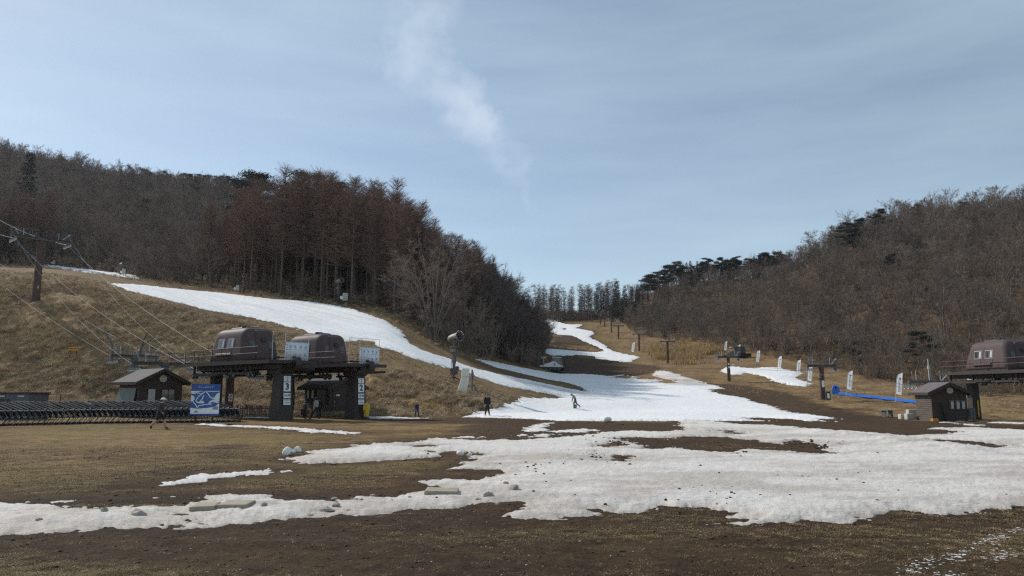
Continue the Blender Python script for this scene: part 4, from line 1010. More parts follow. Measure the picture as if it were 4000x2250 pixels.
def bevbox(name, c, d, bev, m, parent=None, seg=2, shape=None, smooth=True):
    bm = bmesh.new(); bmesh.ops.create_cube(bm, size=1)
    for v in bm.verts: v.co = Vector((v.co.x * d[0], v.co.y * d[1], v.co.z * d[2]))
    if shape:
        for v in bm.verts: shape(v.co)
    if bev: bmesh.ops.bevel(bm, geom=bm.edges[:], offset=bev, segments=seg, profile=.6, affect='EDGES')
    for f in bm.faces: f.smooth = smooth
    for v in bm.verts: v.co += Vector(c)
    me = bpy.data.meshes.new(name); bm.to_mesh(me); bm.free(); me.materials.append(m)
    return mobj(name, me, parent)
def copy_tree(o, parent=None):
    c = o.copy(); COL.objects.link(c); c.parent = parent
    for ch in o.children: copy_tree(ch, c)
    return c
FX = (math.pi / 2, 0, math.pi / 2)      # writing on a face that looks along local +X
FY = (math.pi / 2, 0, 0)                # writing on a face that looks along local -Y
ANG = math.atan2(-.66, .75)
# ---- lift drive stations
def station(p, rz, sc, label, number, boards=True):
    e = empty('lift_station', p, rz, sc); tag(e, label, 'lift station', 'chairlift drive stations')
    mb = MB(); mb.box((0, 0, 1.75), (1.35, 1.2, 3.6), taper=.74); mb.box((0, 0, -.1), (1.6, 1.45, .3)); mb.build('front_pillar', M_STEEL, e)
    mb = MB()
    mb.prism([(-.9, 3.35), (.5, 3.35), (1.5, 4.1), (-1.5, 4.1)], -.55, .55, lambda a, z, y: (a, y, z)); mb.build('pillar_head', M_STEEL, e)
    mb = MB(); mb.box((-9.9, 0, 1.75), (.8, .75, 3.7), taper=.9); mb.build('rear_pillar', M_STEEL, e)
    for y in (-.85, .85):
        MB().box((-5.2, y, 3.92), (12.4, .26, .42)).build('girder', M_STEEL, e)
    mb = MB(); mb.box((-5.3, 0, 4.20), (13.2, 3.9, .14)); mb.box((-5.3, -1.98, 4.18), (13.4, .06, .26)); mb.box((1.34, 0, 4.18), (.06, 3.9, .26)); mb.build('deck', M_STEEL, e)
    # drive machinery below the deck
    mb = MB(); mb.cyl((-6.5, 0, 3.46), 1.75, .16, 'Z', 28); mb.cyl((-6.5, 0, 3.5), .35, .5, 'Z', 14); mb.build('bullwheel', M_BLACK, e, smooth=True)
    for y in (-1.55, 1.55):
        mb = MB(); mb.box((-8.6, y, 3.38), (4.2, .14, .2)); mb.box((-3.2, y, 3.40), (3.4, .14, .16))
        for x in (-10.6, -7.4, -4.6, -2.4, -1.8): mb.box((x, y, 3.75), (.14, .14, .75))
        mb.build('guide_rail', M_STEEL, e)
        for x in (-11.0, -10.45, -4.4, -2.2, -1.6):
            mb = MB(); mb.cyl((x, y + .1, 3.30), .24, .10, 'Y', 14); mb.cyl((x, y + .1, 3.30), .09, .16, 'Y', 8, 1); mb.build('sheave', [M_BLACK, M_GALV], e, smooth=True)
    mb = MB(); pts = [(1.35 + .42 * math.cos(a), 4.05 + .48 * math.sin(a)) for a in np.linspace(-1.7, 1.9, 12)]
    for (a0, b0), (a1, b1) in zip(pts[:-1], pts[1:]): mb.bar((a0, .2, b0), (a1, .2, b1), .5, .05)
    mb.tube([(1.3, .2, 4.55), (.2, .1, 4.6), (-1.5, -.3, 4.55)], .07, 8); mb.build('wheel_guard', M_STEEL, e)
    MB().tube([(.4, .55, 3.62), (1.9, 1.4, 3.68)], .09, 8).build('drain_pipe', M_STEEL, e)
    # cabin: rounded shell with a raised spine
    x0, x1 = -8.9, -2.9; cx = (x0 + x1) / 2; Lx = x1 - x0
    def sh(co):
        if co.z > 0:
            co.y *= .80; co.x = co.x * (.86 if co.x > 0 else .66)
    pod = bevbox('cabin', (cx, 0, 5.58), (Lx, 3.2, 2.72), .72, M_POD, e, 6, sh)
    bevbox('roof_spine', (cx + .15, .05, 6.80), (3.1, 1.3, .58), .24, M_POD, pod, 4, lambda c: c.__setitem__(0, c.x * (.8 if c.z > 0 else 1)))
    bevbox('end_bulge', (x1 - .18, .05, 5.6), (.5, 1.15, 2.3), .22, M_POD, pod, 4, lambda c: c.__setitem__(0, c.x - (.35 if c.z > 0 else 0)))
    MB().box((cx + .95, -.35, 7.08), (.36, .5, .14)).build('roof_vent', M_BLACK, pod)
    MB().box((cx, 0, 4.36), (Lx - .2, 2.9, .16)).build('cabin_sill', M_STEEL, pod)
    tl = math.atan2(.15 * 3.0 / 1, 2.35) * .5
    for wx in (cx - .72, cx + .72):       # sliding windows on the side
        wy = -1.40; wz = 5.75
        w = MB(); w.box((wx, wy, wz), (1.0, .08, .74), (-.128, 0, 0)); wf = w.build('window', M_GALV, pod)
        for sx_w in (-.23, .23): MB().box((wx + sx_w, wy - .03, wz), (.42, .04, .60), (-.128, 0, 0)).build('pane', M_GLASS, wf)
        MB().box((wx + .30, wy - .054, wz), (.26, .008, .54), (-.128, 0, 0)).build('curtain', M_CURT, wf)
    for wy in (-.78, .80):
        MB().box((x1 - .235, wy, 5.62), (.05, .36, .54), (0, -.177, 0)).build('end_window', M_GLASS, pod)
    MB().box((x1 - .085, .1, 6.0), (.10, .42, .30), (0, -.25, 0)).build('hatch', M_BLACK, pod)
    MB().tube([(cx - 1.2, -1.56, 4.88), (cx + 1.1, -1.56, 4.88)], .13, 10).build('side_fender', M_POD, pod, smooth=True)
    mb = MB()                                 # railing
    for z in (4.85, 5.32):
        mb.tube([(-11.7, -1.85, z), (-.4, -1.85, z)], .025, 6); mb.tube([(-11.7, -1.85, z), (-11.7, 1.85, z)], .025, 6); mb.tube([(-11.7, 1.85, z), (-.4, 1.85, z)], .025, 6)
        mb.tube([(-.4, -1.85, z), (-.4, -.9, z)], .025, 6)
    for x in (-11.7, -10.2, -8.7, -7.2, -5.7, -4.2, -2.4, -.4):
        for y in (-1.85, 1.85): mb.tube([(x, y, 4.25), (x, y, 5.34)], .025, 6)
    for x in (-9.6, -5.0): mb.bar((x, -1.85, 5.0), (x - .5, -1.4, 4.27), .03)
    mb.build('railing', M_RUST, e)
    if number:
        def card(name, z, h, w=.56):
            c_ = MB().box((.680 - (z - 1.75) * .0485, 0, z), (.03, w, h), (0, -.0485, 0)).build(name, M_WHITE, e); return c_, .705 - (z - 1.75) * .0485
        c_, x = card('notice_card', 2.98, .40)
        for k in range(4): MB().box((x, -.02, 3.10 - k * .08), (.01, .36, .018)).build('printed_line', M_GREY, c_)
        MB().box((x, 0, 2.98), (.008, .018, .38)).build('printed_line', M_GREY, c_)
        c_, x = card('number_board', 2.40, .66); text(number, .66, M_NAVY, c_, (x, 0, 2.40), FX, 'numeral', bold=.035)
        c_, x = card('closing_time_board', 1.80, .42); text('16:30', .225, M_NAVY, c_, (x, 0, 1.78), FX, 'lettering', bold=.02)
        MB().box((x, 0, 1.985), (.012, .54, .05)).build('stripe', M_NAVY, c_)
        c_, x = card('notice_card', 1.32, .44); MB().box((x, 0, 1.515), (.012, .54, .04)).build('stripe', M_NAVY, c_)
        for k in range(2): MB().box((x, 0, 1.42 - k * .05), (.01, .42, .015)).build('printed_line', M_GREY, c_)
        for k in (-.14, .0, .14): MB().box((x, k, 1.24 + .02 * (k > .1)), (.01, .08, .07), (k * 2, 0, 0)).build('pictogram', M_NAVY, c_)
    if boards:
        bd = bevbox('pictogram_board', (1.0, .50, 4.95), (.05, 1.9, 1.32), 0, M_PALEB, e)
        for r_ in range(2):
            for c in range(4):
                y = -.28 + .44 * c + .15; z = 5.30 - .60 * r_
                mb = MB(); random.seed(r_ * 4 + c)
                for k in range(5): mb.bar((1.03, y + random.uniform(-.12, .12), z + random.uniform(-.02, .15)), (1.03, y + random.uniform(-.12, .12), z - random.uniform(.02, .12)), .014)
                mb.build('pictogram', M_GREY, bd)
                MB().box((1.03, y, z - .19), (.008, .30, .022)).build('caption', M_GREY, bd)
            for k in range(3): MB().cyl((1.03, -.38, 5.42 - .60 * r_ - .16 * k), .035, .012, 'X', 8).build('bullet', M_NAVY, bd)
        mb = MB()
        for y in (-1.5, -.48, 1.48): mb.tube([(.95, y, 4.2), (.95, y, 6.35)], .02, 6)
        for z in (5.65, 6.35): mb.tube([(.95, -1.5, z), (.95, 1.48, z)], .018, 6)
        mb.build('board_frame', M_ALU, e)
    return e
pA = P(1097, 1640, 55.0); pA.z = 0.0
pB = P(1388, 1632, 58.6); pB.z = 0.0
stA = station(pA, ANG, 1.0, 'brown lift station on a pillar marked 3, beside the blue map board', '3')
stB = station(pB, ANG, .97, 'brown lift station on a pillar marked 2, next to the grass bank', '2')
pC = P(3822, 1642, 64.0) + Vector((.05, -9.1, 0)); pC.z = gz1(pC.x, pC.y + 9) - .02
stC = station(pC, R(-88.0), .92, 'brown lift station behind the small hut at the right edge', '', False)
MB().box((-9.48, .1, 1.0), (.05, .12, 1.5)).build('yellow_bar', M_YEL, stC)
cc = MB(); cc.tube([(.3, .75, 3.0), (.35, .85, 1.6), (.25, .8, .3), (-.1, .7, .05)], .04, 8); cc.build('cable', M_BLACK, stA, smooth=True)
# ---- huts
def hut(p, rz, W, Ln, hw, hp, label, wallm=M_WOOD, roofm=M_ROOF, over=.45):
    e = empty('lift_hut', p, rz); tag(e, label, 'hut', 'huts beside the lift stations')
    x, y = Ln / 2, W / 2
    mb = MB(); mb.prism([(-y, -.25), (y, -.25), (y, hw), (0, hp - .12), (-y, hw)], -x, x, lambda a, z, d: (d, a, z)); w = mb.build('wall', wallm, e)
    sl = (hp - hw) / y
    for s in (-1, 1):
        yo = y + over; n = Vector((0, s * sl, 1)).normalized()
        a, b_ = Vector((0, 0, hp)), Vector((0, s * yo, hp - sl * yo))
        mb = MB(); t = .10
        mb.add([(-x - over, a.y, a.z), (x + over, a.y, a.z), (x + over, b_.y, b_.z), (-x - over, b_.y, b_.z), (-x - over, a.y, a.z + t), (x + over, a.y, a.z + t), (x + over, b_.y, b_.z + t), (-x - over, b_.y, b_.z + t)],
               [(3, 2, 1, 0), (4, 5, 6, 7), (0, 1, 5, 4), (1, 2, 6, 5), (2, 3, 7, 6), (3, 0, 4, 7)])
        mb.build('roof', roofm, e)
        for xe in (-x - over, x + over):
            MB().bar((xe, a.y, a.z - .06), (xe, b_.y, b_.z - .06), .06, .26).build('barge_board', M_STEEL, e)
        MB().box((0, b_.y, b_.z - .03), (2 * x + 2 * over, .05, .2)).build('fascia', M_STEEL, e)
    return e, w
def boards(e, x0, x1, y, z0, z1, n, m, axis='Y', sgn=-1):
    mb = MB(); h = (z1 - z0) / n
    for k in range(n):
        z = z0 + h * (k + .5)
        if axis == 'Y': mb.box(((x0 + x1) / 2, y + sgn * .012, z), (x1 - x0, .03, h * .86), (sgn * -.05, 0, 0))
        else: mb.box((y + sgn * .012, (x0 + x1) / 2, z), (.03, x1 - x0, h * .86), (0, sgn * .05, 0))
    o = mb.build('cladding', m, e); o['kind'] = 'stuff'; return o
def sash(e, axis, x, y, z, w, h, panes=2, m=M_GLASS, fr=M_STEEL, name='window'):
    if axis == 'X':
        f = MB().box((x, y, z), (.08, w, h)).build(name, fr, e)
        for k in range(panes):
            MB().box((x + .03, y - w / 2 + w * (k + .5) / panes, z), (.05, w / panes - .08, h - .1)).build('pane', m, f)
    else:
        f = MB().box((x, y, z), (w, .08, h)).build(name, fr, e)
        for k in range(panes):
            MB().box((x - w / 2 + w * (k + .5) / panes, y - .03, z), (w / panes - .08, .05, h - .1)).build('pane', m, f)
    return f
pH = P(590, 1500, 61.5); pH.z = 0
h1, w1 = hut(pH, ANG, 3.4, 3.9, 2.95, 3.82, 'dark hut with a round gable plate behind the row of stored chairs')
bevbox('gable_plate', (2.0, .12, 3.12), (.05, .56, .56), .0, M_PALE, h1) if False else MB().cyl((1.98, .1, 3.1), .29, .05, 'X', 24).build('gable_plate', M_PALE, h1, smooth=True)
sash(h1, 'X', 1.97, -.75, 1.55, .62, 1.5, 1, M_CURT); f_ = sash(h1, 'X', 1.97, .55, 1.50, 1.05, 1.5, 2, M_GLASS)
text('□□□', .2, M_PALE, f_, (2.03, .55, 1.95), FX, 'sticker')
mb = MB(); V_ = [(-1.7, -1.80, 2.35), (1.6, -1.80, 2.35), (1.35, -2.0, .3), (-1.9, -2.1, .3)]
mb.add(V_ + [(a, b_ + .04, c) for a, b_, c in V_], [(0, 1, 2, 3), (7, 6, 5, 4), (0, 4, 5, 1), (1, 5, 6, 2), (2, 6, 7, 3), (3, 7, 4, 0)]); mb.build('hanging_sheet', M_SHEET, h1)
pM = P(1298, 1622, 65.5); pM.z = 0
h2, w2 = hut(pM, ANG, 3.3, 3.7, 2.55, 3.35, 'dark hut with wide side windows standing under the lift station numbered 2', roofm=M_ROOF)
f_ = sash(h2, 'Y', -.85, -1.67, 1.65, 1.5, 1.25, 2); sash(h2, 'Y', .85, -1.67, 1.65, 1.5, 1.25, 2)
for xx in (-1.2, -.5): MB().box((xx, -1.73, 1.85), (.3, .012, .7)).build('curtain', M_CURT, f_)
boards(h2, -1.85, 1.85, -1.65, .12, .95, 6, M_WOODL)
d_ = MB().box((1.86, -.85, 1.1), (.07, .95, 2.15)).build('door', M_WOOD, h2); MB().box((1.92, -.85, 1.75), (.02, .34, .12)).build('door_sign', M_WHITE, d_); MB().box((1.93, -1.2, 1.2), (.05, .05, .16)).build('handle', M_GALV, d_)
mb = MB(); mb.box((0, -2.6, .08), (4.6, 1.9, .14)); mb.build('porch_step', M_CONC, h2)
pR = P(3680, 1642, 61.5); pR.z = gz1(pR.x, pR.y)
h3, w3 = hut(pR, R(-96), 2.65, 3.0, 2.35, 2.98, 'small dark boarded hut at the right edge, in front of the lift station', over=.38)
boards(h3, -1.5, 1.5, -1.33, -.05, 2.3, 14, M_WOODL)
MB().cyl((1.52, .1, 2.42), .25, .05, 'X', 24).build('gable_plate', M_PALE, h3, smooth=True)
text('□□□', .11, M_GREY, h3, (1.55, .1, 2.42), FX, 'plate_lettering')
sash(h3, 'X', 1.51, .15, 1.28, .42, .85, 1, M_GLASS); f_ = sash(h3, 'X', 1.51, .80, 1.28, .85, .85, 2, M_GLASS)
for yy in (.18, .62, 1.02): MB().box((1.575, yy, 1.25), (.01, .20, .55)).build('paper', M_CURT, f_)
MB().bar((1.75, -.75, 1.5), (1.6, -.35, 0), .12).build('leaning_post', M_BLACK, h3)
MB().box((1.50, .5, .45), (.05, 1.5, .75)).build('lower_panel', M_STEEL, h3)
# ---- lift towers
def sheave_train(e, c, n, m=M_DGALV):
    tr = MB().box(c, (2.5, .10, .16)).build('sheave_train', m, e)
    for k in range(n):
        x = c[0] - 1.1 + 2.2 * k / (n - 1)
        mb = MB(); mb.cyl((x, c[1], c[2] - .16), .17, .09, 'Y', 14); mb.cyl((x, c[1], c[2] - .16), .07, .13, 'Y', 8, 1); mb.build('sheave', [M_ALU, M_BLACK], tr, smooth=True)
def tower(name, p, rz, H, r, arm, label, group, polem=M_RUST, number=None, cat='lift tower', walk=True, n=4):
    e = empty(name, p, rz); tag(e, label, cat, group)
    mb = MB(); mb.tube([(0, 0, -.6), (0, 0, H * .5), (0, 0, H)], [r * 1.08, r, r * .92], 14); mb.cyl((0, 0, .05), r * 1.7, .14, 'Z', 14); mb.build('pole', polem, e, smooth=True)
    mb = MB(); mb.box((0, 0, H + .02), (.30, 2 * arm, .26)); mb.cyl((0, 0, H - .1), r * 1.35, .12, 'Z', 14); mb.build('crossarm', M_DGALV, e)
    for s in (-1, 1):
        MB().box((0, s * arm * .92, H - .2), (.16, .16, .5)).build('hanger_bracket', M_DGALV, e)
        sheave_train(e, (0, s * arm * .92 + .0, H - .36), n)
        mb = MB(); mb.bar((-.2, s * arm * .7, H + .1), (.5, s * arm * .95, H + .95), .07); mb.tube([(0, s * arm * .6, H + .1), (0, s * arm * .6, H + 1.1)], .03, 6); mb.build('rope_lifting_frame', M_ALU, e)
        if walk:
            mb = MB()
            for z in (H + .55, H + 1.0): mb.tube([(-.45, s * .4, z), (-.45, s * arm, z)], .018, 5); mb.tube([(.45, s * .4, z), (.45, s * arm, z)], .018, 5)
            for k in range(5):
                for x in (-.45, .45): mb.tube([(x, s * (.4 + (arm - .4) * k / 4), H + .1), (x, s * (.4 + (arm - .4) * k / 4), H + 1.0)], .018, 5)
            mb.box((0, s * arm * .55, H + .17), (.95, arm * .9, .03)); mb.build('catwalk', M_DGALV, e)
    mb = MB()
    for y in (-.16, .16): mb.tube([(-r - .12, y, .3), (-r - .1, y, H)], .018, 5)
    for k in range(int(H / .4)): mb.tube([(-r - .11, -.16, .5 + k * .4), (-r - .11, .16, .5 + k * .4)], .012, 4)
    mb.build('ladder', M_GALV, e)
    if number: text(number, .42, M_WHITE, e, (r + .02, 0, 1.6), FX, 'numeral')
    return e
TW = P(140, 1165, 87.0); TW.z = gz1(TW.x, TW.y) - .1
Ht = CAM_H + pix_dir(165, 935)[1] * 87 - TW.z
LAX = math.atan2(.66, -.75)             # uphill direction of the lifts
t2 = tower('lift_tower', TW, ANG, Ht, .40, 3.1, 'tall brown lift tower numbered 2 on the grass bank, far left', None, number='2', n=6)
lowp = P(893, 1600, 64.0); lowp.z = 0
t1 = tower('lift_tower', lowp, ANG, 3.75, .36, 2.6, 'brown steel column with a white notice behind the map board', None, n=6)
c_ = MB().box((.37, -.08, 1.55), (.03, .34, .62)).build('notice', M_WHITE, t1)
for z in (1.68, 1.42): MB().cyl((.39, -.08, z), .12, .01, 'X', 16).build('pictogram', M_GREY, c_)
lp2 = P(640, 1500, 67.5); lp2.z = .6
t3 = tower('lift_tower', lp2, ANG, 3.9, .34, 2.9, 'grey lift tower head with many rope wheels above the hut roof', None, polem=M_DGALV, n=8)
lp3 = P(520, 1480, 71.5); lp3.z = gz1(lp3.x, lp3.y)
t4 = tower('lift_tower', lp3, ANG, 2.6, .34, 2.2, 'grey lift tower head low on the bank, farther uphill of the hut roof', None, polem=M_DGALV, n=6)
mb = MB(); mb.tube([(-1.2, -1.5, 2.7), (-1.35, -1.7, 4.0), (-1.9, -2.2, 5.0)], [.10, .09, .06], 8); mb.tube([(-.5, .6, 2.8), (-.2, .8, 4.2), (.3, .9, 5.0)], [.10, .09, .05], 8); mb.tube([(-.4, .7, 3.6), (.5, 1.6, 4.6)], .05, 6); mb.build('cable_horn', M_DGALV, t4, smooth=True)
def local(e, x, y, z):
    M = Matrix.Translation(e.location) @ Euler(e.rotation_euler).to_matrix().to_4x4() @ Matrix.Diagonal((*e.scale, 1)); return M @ Vector((x, y, z))
def rope(a, b, sag, r, label, group, name='haul_rope', m=M_GALV):
    r *= .52
    a, b = Vector(a), Vector(b); n = 14
    pts = [a.lerp(b, k / n) - Vector((0, 0, sag * 4 * (k / n) * (1 - k / n))) for k in range(n + 1)]
    tag(MB().tube(pts, r, 5).build(name, m), label, 'rope', group)
up = Vector((-.75, .66, 0))
far_end = local(t2, 0, 0, 0) + up * 46 + Vector((0, 0, Ht + 13))
right2 = Vector((.66, .75, 0))
for s, nm in ((-1, 'downhill'), (1, 'uphill')):
    A = local(t2, 0, s * 2.85, Ht - .28)
    rope(far_end + right2 * s * 2.85, A, 1.0, .028, 'steel rope rising out of frame from the tall tower, %s side' % nm, 'steel ropes of the near lifts')
    rope(A, local(t1, 0, s * 2.39, 3.55), 1.2, .028, 'steel rope from the tall tower down to the station numbered 3, %s side' % nm, 'steel ropes of the near lifts')
    rope(local(t1, 0, s * 2.39, 3.55), local(stA, -8, s * 1.7, 3.45), 0, .028, 'short steel rope running into the station numbered 3, %s side' % nm, 'steel ropes of the near lifts')
    B = local(t3, 0, s * 2.67, 3.7)
    rope(local(t2, -.6, s * 3.05, Ht + .9), B, 1.5, .022, 'thin upper cable from the tall tower to the rope wheels over the hut, %s side' % nm, 'steel ropes of the near lifts')
    rope(B, local(stB, -9, s * 1.7, 3.45), .1, .028, 'steel rope from the rope wheels over the hut to the station numbered 2, %s side' % nm, 'steel ropes of the near lifts')
    rope(far_end + right2 * s * 1.2 + up * 2 + Vector((-6, 0, 1)), local(t4, 0, s * 2.0, 2.5), 1.8, .022, 'thin cable crossing the bank to the low tower head, %s side' % nm, 'steel ropes of the near lifts')
# the other lift up the valley
RT = [(3215, 1560, 92, 4.15, .31), (2848, 1490, 123, 4.0, .27), (2609, 1409, 168, 5.0, .27), (2497, 1378, 207, 4.8, .25), (2417, 1356, 246, 4.4, .25), (2389, 1337, 268, 4.3, .25), (2362, 1273, 292, 5.2, .25), (2345, 1248, 306, 5.0, .25), (2312, 1240, 322, 4.6, .25)]
ORD = ['nearest', 'second', 'third', 'fourth', 'fifth', 'sixth', 'seventh', 'eighth', 'last']
rts = []
for i, (u, v, d, H, r) in enumerate(RT):
    q = P(u, v, d); q.z = gz1(q.x, q.y) - .1
    rts.append(tower('valley_lift_tower', q, R(-92), H, r, 1.75, 'brown lift tower in the line up the valley, %s from the right-hand station' % ORD[i], 'lift towers up the valley', walk=i < 2))
mb = MB(); mb.box((.35, 0, 2.0), (.03, .3, .8)); mb.build('notice', M_WHITE, rts[0])
mb = MB(); mb.box((.30, 0, 2.9), (.03, .22, .3)); mb.box((.30, 0, 2.35), (.03, .22, .3)); mb.build('notice', M_WHITE, rts[1])
rh = empty('lift_tower', P(3632, 1500, 70)); rh.location.z = gz1(rh.location.x, rh.location.y); rh.rotation_euler = (0, 0, R(-92)); bpy.data.objects.remove(rh)
q = P(3632, 1560, 72.0); q.z = gz1(q.x, q.y)
rt0 = tower('valley_lift_tower', q, R(-92), 3.0, .30, 1.9, 'grey crossbeam of rope wheels just behind the small boarded hut', None, polem=M_DGALV, walk=False)
mb = MB(); mb.tube([(0, .1, 3.1), (0, .1, 5.2)], .05, 6); mb.box((0, .1, 4.4), (.14, .14, .35)); mb.build('mast', M_ALU, rt0)
chain = [(stC, 1.55, 3.4, -8)] + [(rt0, 1.75, 2.5, 0)] + [(t, 1.61, RT[i][3] - .5, 0) for i, t in enumerate(rts)]
for i in range(len(chain) - 1):
    for s in (-1, 1):
        a, b_ = chain[i], chain[i + 1]
        rope(local(a[0], a[3], s * a[1], a[2]), local(b_[0], b_[3], s * b_[1], b_[2]), .25 + .004 * (a[0].location - b_[0].location).length ** 1.3, .03, '%s rope span of the valley lift counted from the hut, %s strand' % ((['first'] + ORD[1:8] + ['ninth', 'tenth'])[i], 'left' if s < 0 else 'right'), 'rope spans of the valley lift', name='lift_rope', m=M_DGALV)
# ------------------------------------------------------------------ stored lift chairs
def chair_proto():
    e = empty('lift_chair')
    wdt = 2.1                                   # width runs along local +Y (away from the camera)
    for y in (0, wdt):
        pts = [(-.30, y, .86), (-.16, y, .80), (-.04, y, .66), (.0, y, .48), (-.06, y, .30), (-.20, y, .12), (-.32, y, .02)]
        MB().tube(pts, .026, 6).build('side_frame', M_DGALV, e, smooth=True)
    MB().box((-.02, wdt / 2, .44), (.40, wdt, .05), (0, .12, 0)).build('seat', M_PADBLK, e)
    MB().box((-.21, wdt / 2, .68), (.06, wdt, .46), (0, -.45, 0)).build('backrest', M_PADBLK, e)
    mb = MB(); mb.tube([(-.27, 0, .87), (-.27, wdt, .87)], .03, 6); mb.build('top_rail', M_PADBLK, e)
    MB().box((-.27, .05, .905), (.26, .10, .022)).build('rail_cap', M_ALU, e)
    MB().box((-.06, .06, .475), (.24, .08, .02)).build('seat_cap', M_ALU, e)
    MB().tube([(-.25, .1, .80), (-.62, wdt * .35, 1.0), (-1.1, wdt * .75, 1.22), (-1.5, wdt * 1.1, 1.38)], .055, 6).build('hanger', M_PADBLK, e, smooth=True)
    MB().tube([(-.22, .5, .62), (-.7, wdt * .6, .90), (-1.3, wdt * 1.0, 1.16)], .06, 6).build('restraint_bar', M_PADBLK, e, smooth=True)
    MB().box((-.62, wdt * .62, .80), (.06, wdt * .9, .42), (0, -.6, 0)).build('folded_footrest', M_PADBLK, e)
    mb = MB(); mb.box((-1.5, wdt * 1.1, 1.42), (.22, .08, .05)); mb.tube([(-1.42, wdt * 1.1, 1.42), (-1.34, wdt * 1.1, 1.50)], .015, 5); mb.build('rope_grip', M_GALV, e)
    MB().tube([(.02, .05, .10), (-.3, .05, .06)], .05, 6).build('foot_roller', M_BLACK, e, smooth=True)
    return e
proto = chair_proto()
NCH = 47
for i in range(NCH):
    f = i / (NCH - 1)
    u = -55 + (940 + 55) * (f ** .93); v = np.interp(u, [-60, 0, 400, 945], [1663, 1661, 1652, 1646])
    d = CAM_H * F_PX / (v - HOR) * 1.015
    p = P(u, v, d); p.z = gz1(p.x, p.y) - .01
    c = proto if i == 0 else copy_tree(proto)
    c.location = p; c.rotation_euler = (random.Random(i).uniform(-.02, .02), 0, R(33 + random.Random(i + 99).uniform(-2, 2)))
    def ordw(n):
        ones = ['', 'first', 'second', 'third', 'fourth', 'fifth', 'sixth', 'seventh', 'eighth', 'ninth', 'tenth', 'eleventh', 'twelfth', 'thirteenth', 'fourteenth', 'fifteenth', 'sixteenth', 'seventeenth', 'eighteenth', 'nineteenth']
        tens = {2: ('twenty', 'twentieth'), 3: ('thirty', 'thirtieth'), 4: ('forty', 'fortieth')}
        return ones[n] if n < 20 else (tens[n // 10][1] if n % 10 == 0 else tens[n // 10][0] + '-' + ones[n % 10])
    where = 'between the left edge and the walking person' if u < 600 else ('behind the blue map board' if 730 < u < 855 else ('between the walking person and the map board' if u <= 730 else 'right of the map board'))
    tag(c, 'stored black lift chair, %s from the right-hand end of the row' % ordw(NCH - i), 'lift chair', 'lift chairs stored in a row')
    if i == NCH - 1: c['label'] = 'stored black lift chair at the right-hand end of the long row'
# ---- map board
pm = P(797, 1650, 49.6); pm.z = 0
mbd = empty('map_board', pm, R(6), .955); tag(mbd, 'blue and white slope map board on two posts before the stored chairs', 'sign')
for x in (-.62, .52): MB().box((x, .04, .5), (.09, .09, 1.1)).build('post', M_STEEL, mbd)
pn = MB().box((0, 0, 1.60), (1.92, .05, 2.16), (0, .02, 0)).build('panel', M_BLUE, mbd)
def strip(name, pts, w, m, y=-.034):
    mb = MB()
    for k, (a, b_) in enumerate(zip(pts[:-1], pts[1:])): mb.bar((a[0], y - .0004 * k, a[1]), (b_[0], y - .0004 * k, b_[1]), .006, w)
    return mb.build(name, m, pn)
def quad(name, pts, m, y): 
    mb = MB(); mb.add([(a, y, b_) for a, b_ in pts], [tuple(range(len(pts)))]); return mb.build(name, m, pn)
quad('printed_sky', [(-.95, 2.18), (.95, 2.18), (.95, 2.67), (-.95, 2.67)], M_BLUE2, -.029)
quad('printed_snow', [(-.95, 2.02), (-.6, 2.10), (-.3, 2.16), (-.05, 2.20), (.1, 2.16), (.4, 2.14), (.95, 2.16), (.95, 2.2), (-.95, 2.2)], M_PALEB, -.031)
quad('printed_snow', [(-.95, .62), (.95, .62), (.95, 1.35), (.7, 1.15), (.3, 1.05), (-.2, 1.0), (-.5, .98), (-.95, 1.05)], M_WHITE, -.0295)
quad('printed_snow', [(.45, 1.7), (.95, 1.5), (.95, 2.1), (.75, 2.0), (.6, 1.75)], M_PALEB, -.0305)
quad('printed_snow', [(-.95, 1.45), (-.7, 1.6), (-.75, 1.85), (-.95, 1.9)], M_PALEB, -.0302)
quad('printed_snow', [(.2, 1.3), (.5, 1.45), (.9, 1.35), (.9, 1.6), (.55, 1.6), (.3, 1.5)], M_PALEB, -.0303)
quad('printed_snow', [(-.5, 1.36), (-.05, 1.36), (-.1, 1.5), (-.4, 1.48)], M_WHITE, -.0304)
quad('printed_band', [(-.95, .54), (.95, .54), (.95, .64), (-.95, .64)], M_BLUE2, -.0335)
strip('printed_run', [(-.02, 2.16), (-.28, 1.98), (-.5, 1.75), (-.62, 1.55), (-.5, 1.4), (-.3, 1.38)], .065, M_PALEB)
strip('printed_run', [(.02, 2.16), (.22, 1.95), (.32, 1.78), (.5, 1.68), (.8, 1.6)], .065, M_PALEB, -.035)
strip('printed_run', [(-.12, 1.9), (-.18, 1.68), (-.35, 1.42), (-.1, 1.38)], .07, M_PALEB, -.036)
strip('printed_run', [(-.92, 1.6), (-.6, 1.25), (-.5, 1.05), (-.4, 1.2), (.1, 1.28), (.45, 1.3)], .05, M_WHITE, -.037)
strip('printed_river', [(-.9, 2.0), (-.5, 2.08), (-.3, 1.98)], .05, M_PALEB, -.038)
quad('printed_key', [(.52, .92), (.9, .92), (.9, 1.14), (.52, 1.14)], M_GREY, -.034)
quad('printed_key', [(-.68, .72), (-.45, .72), (-.45, .84), (-.68, .84)], M_GREY, -.034)
quad('printed_emblem', [(-.82, 2.34), (-.72, 2.30), (-.66, 2.36), (-.68, 2.46), (-.78, 2.47)], M_RED, -.034)
text('ゲレンデマップ', .145, M_WHITE, pn, (.0, -.034, 2.44), FY, 'title')
text('SNOW RESORT', .075, M_SLIDE, pn, (.05, -.034, 2.58), FY, 'subtitle', xs=1.5) if False else strip('arched_line', [(-.55, 2.54), (-.25, 2.60), (.1, 2.61), (.45, 2.58), (.7, 2.53)], .035, M_SLIDE)
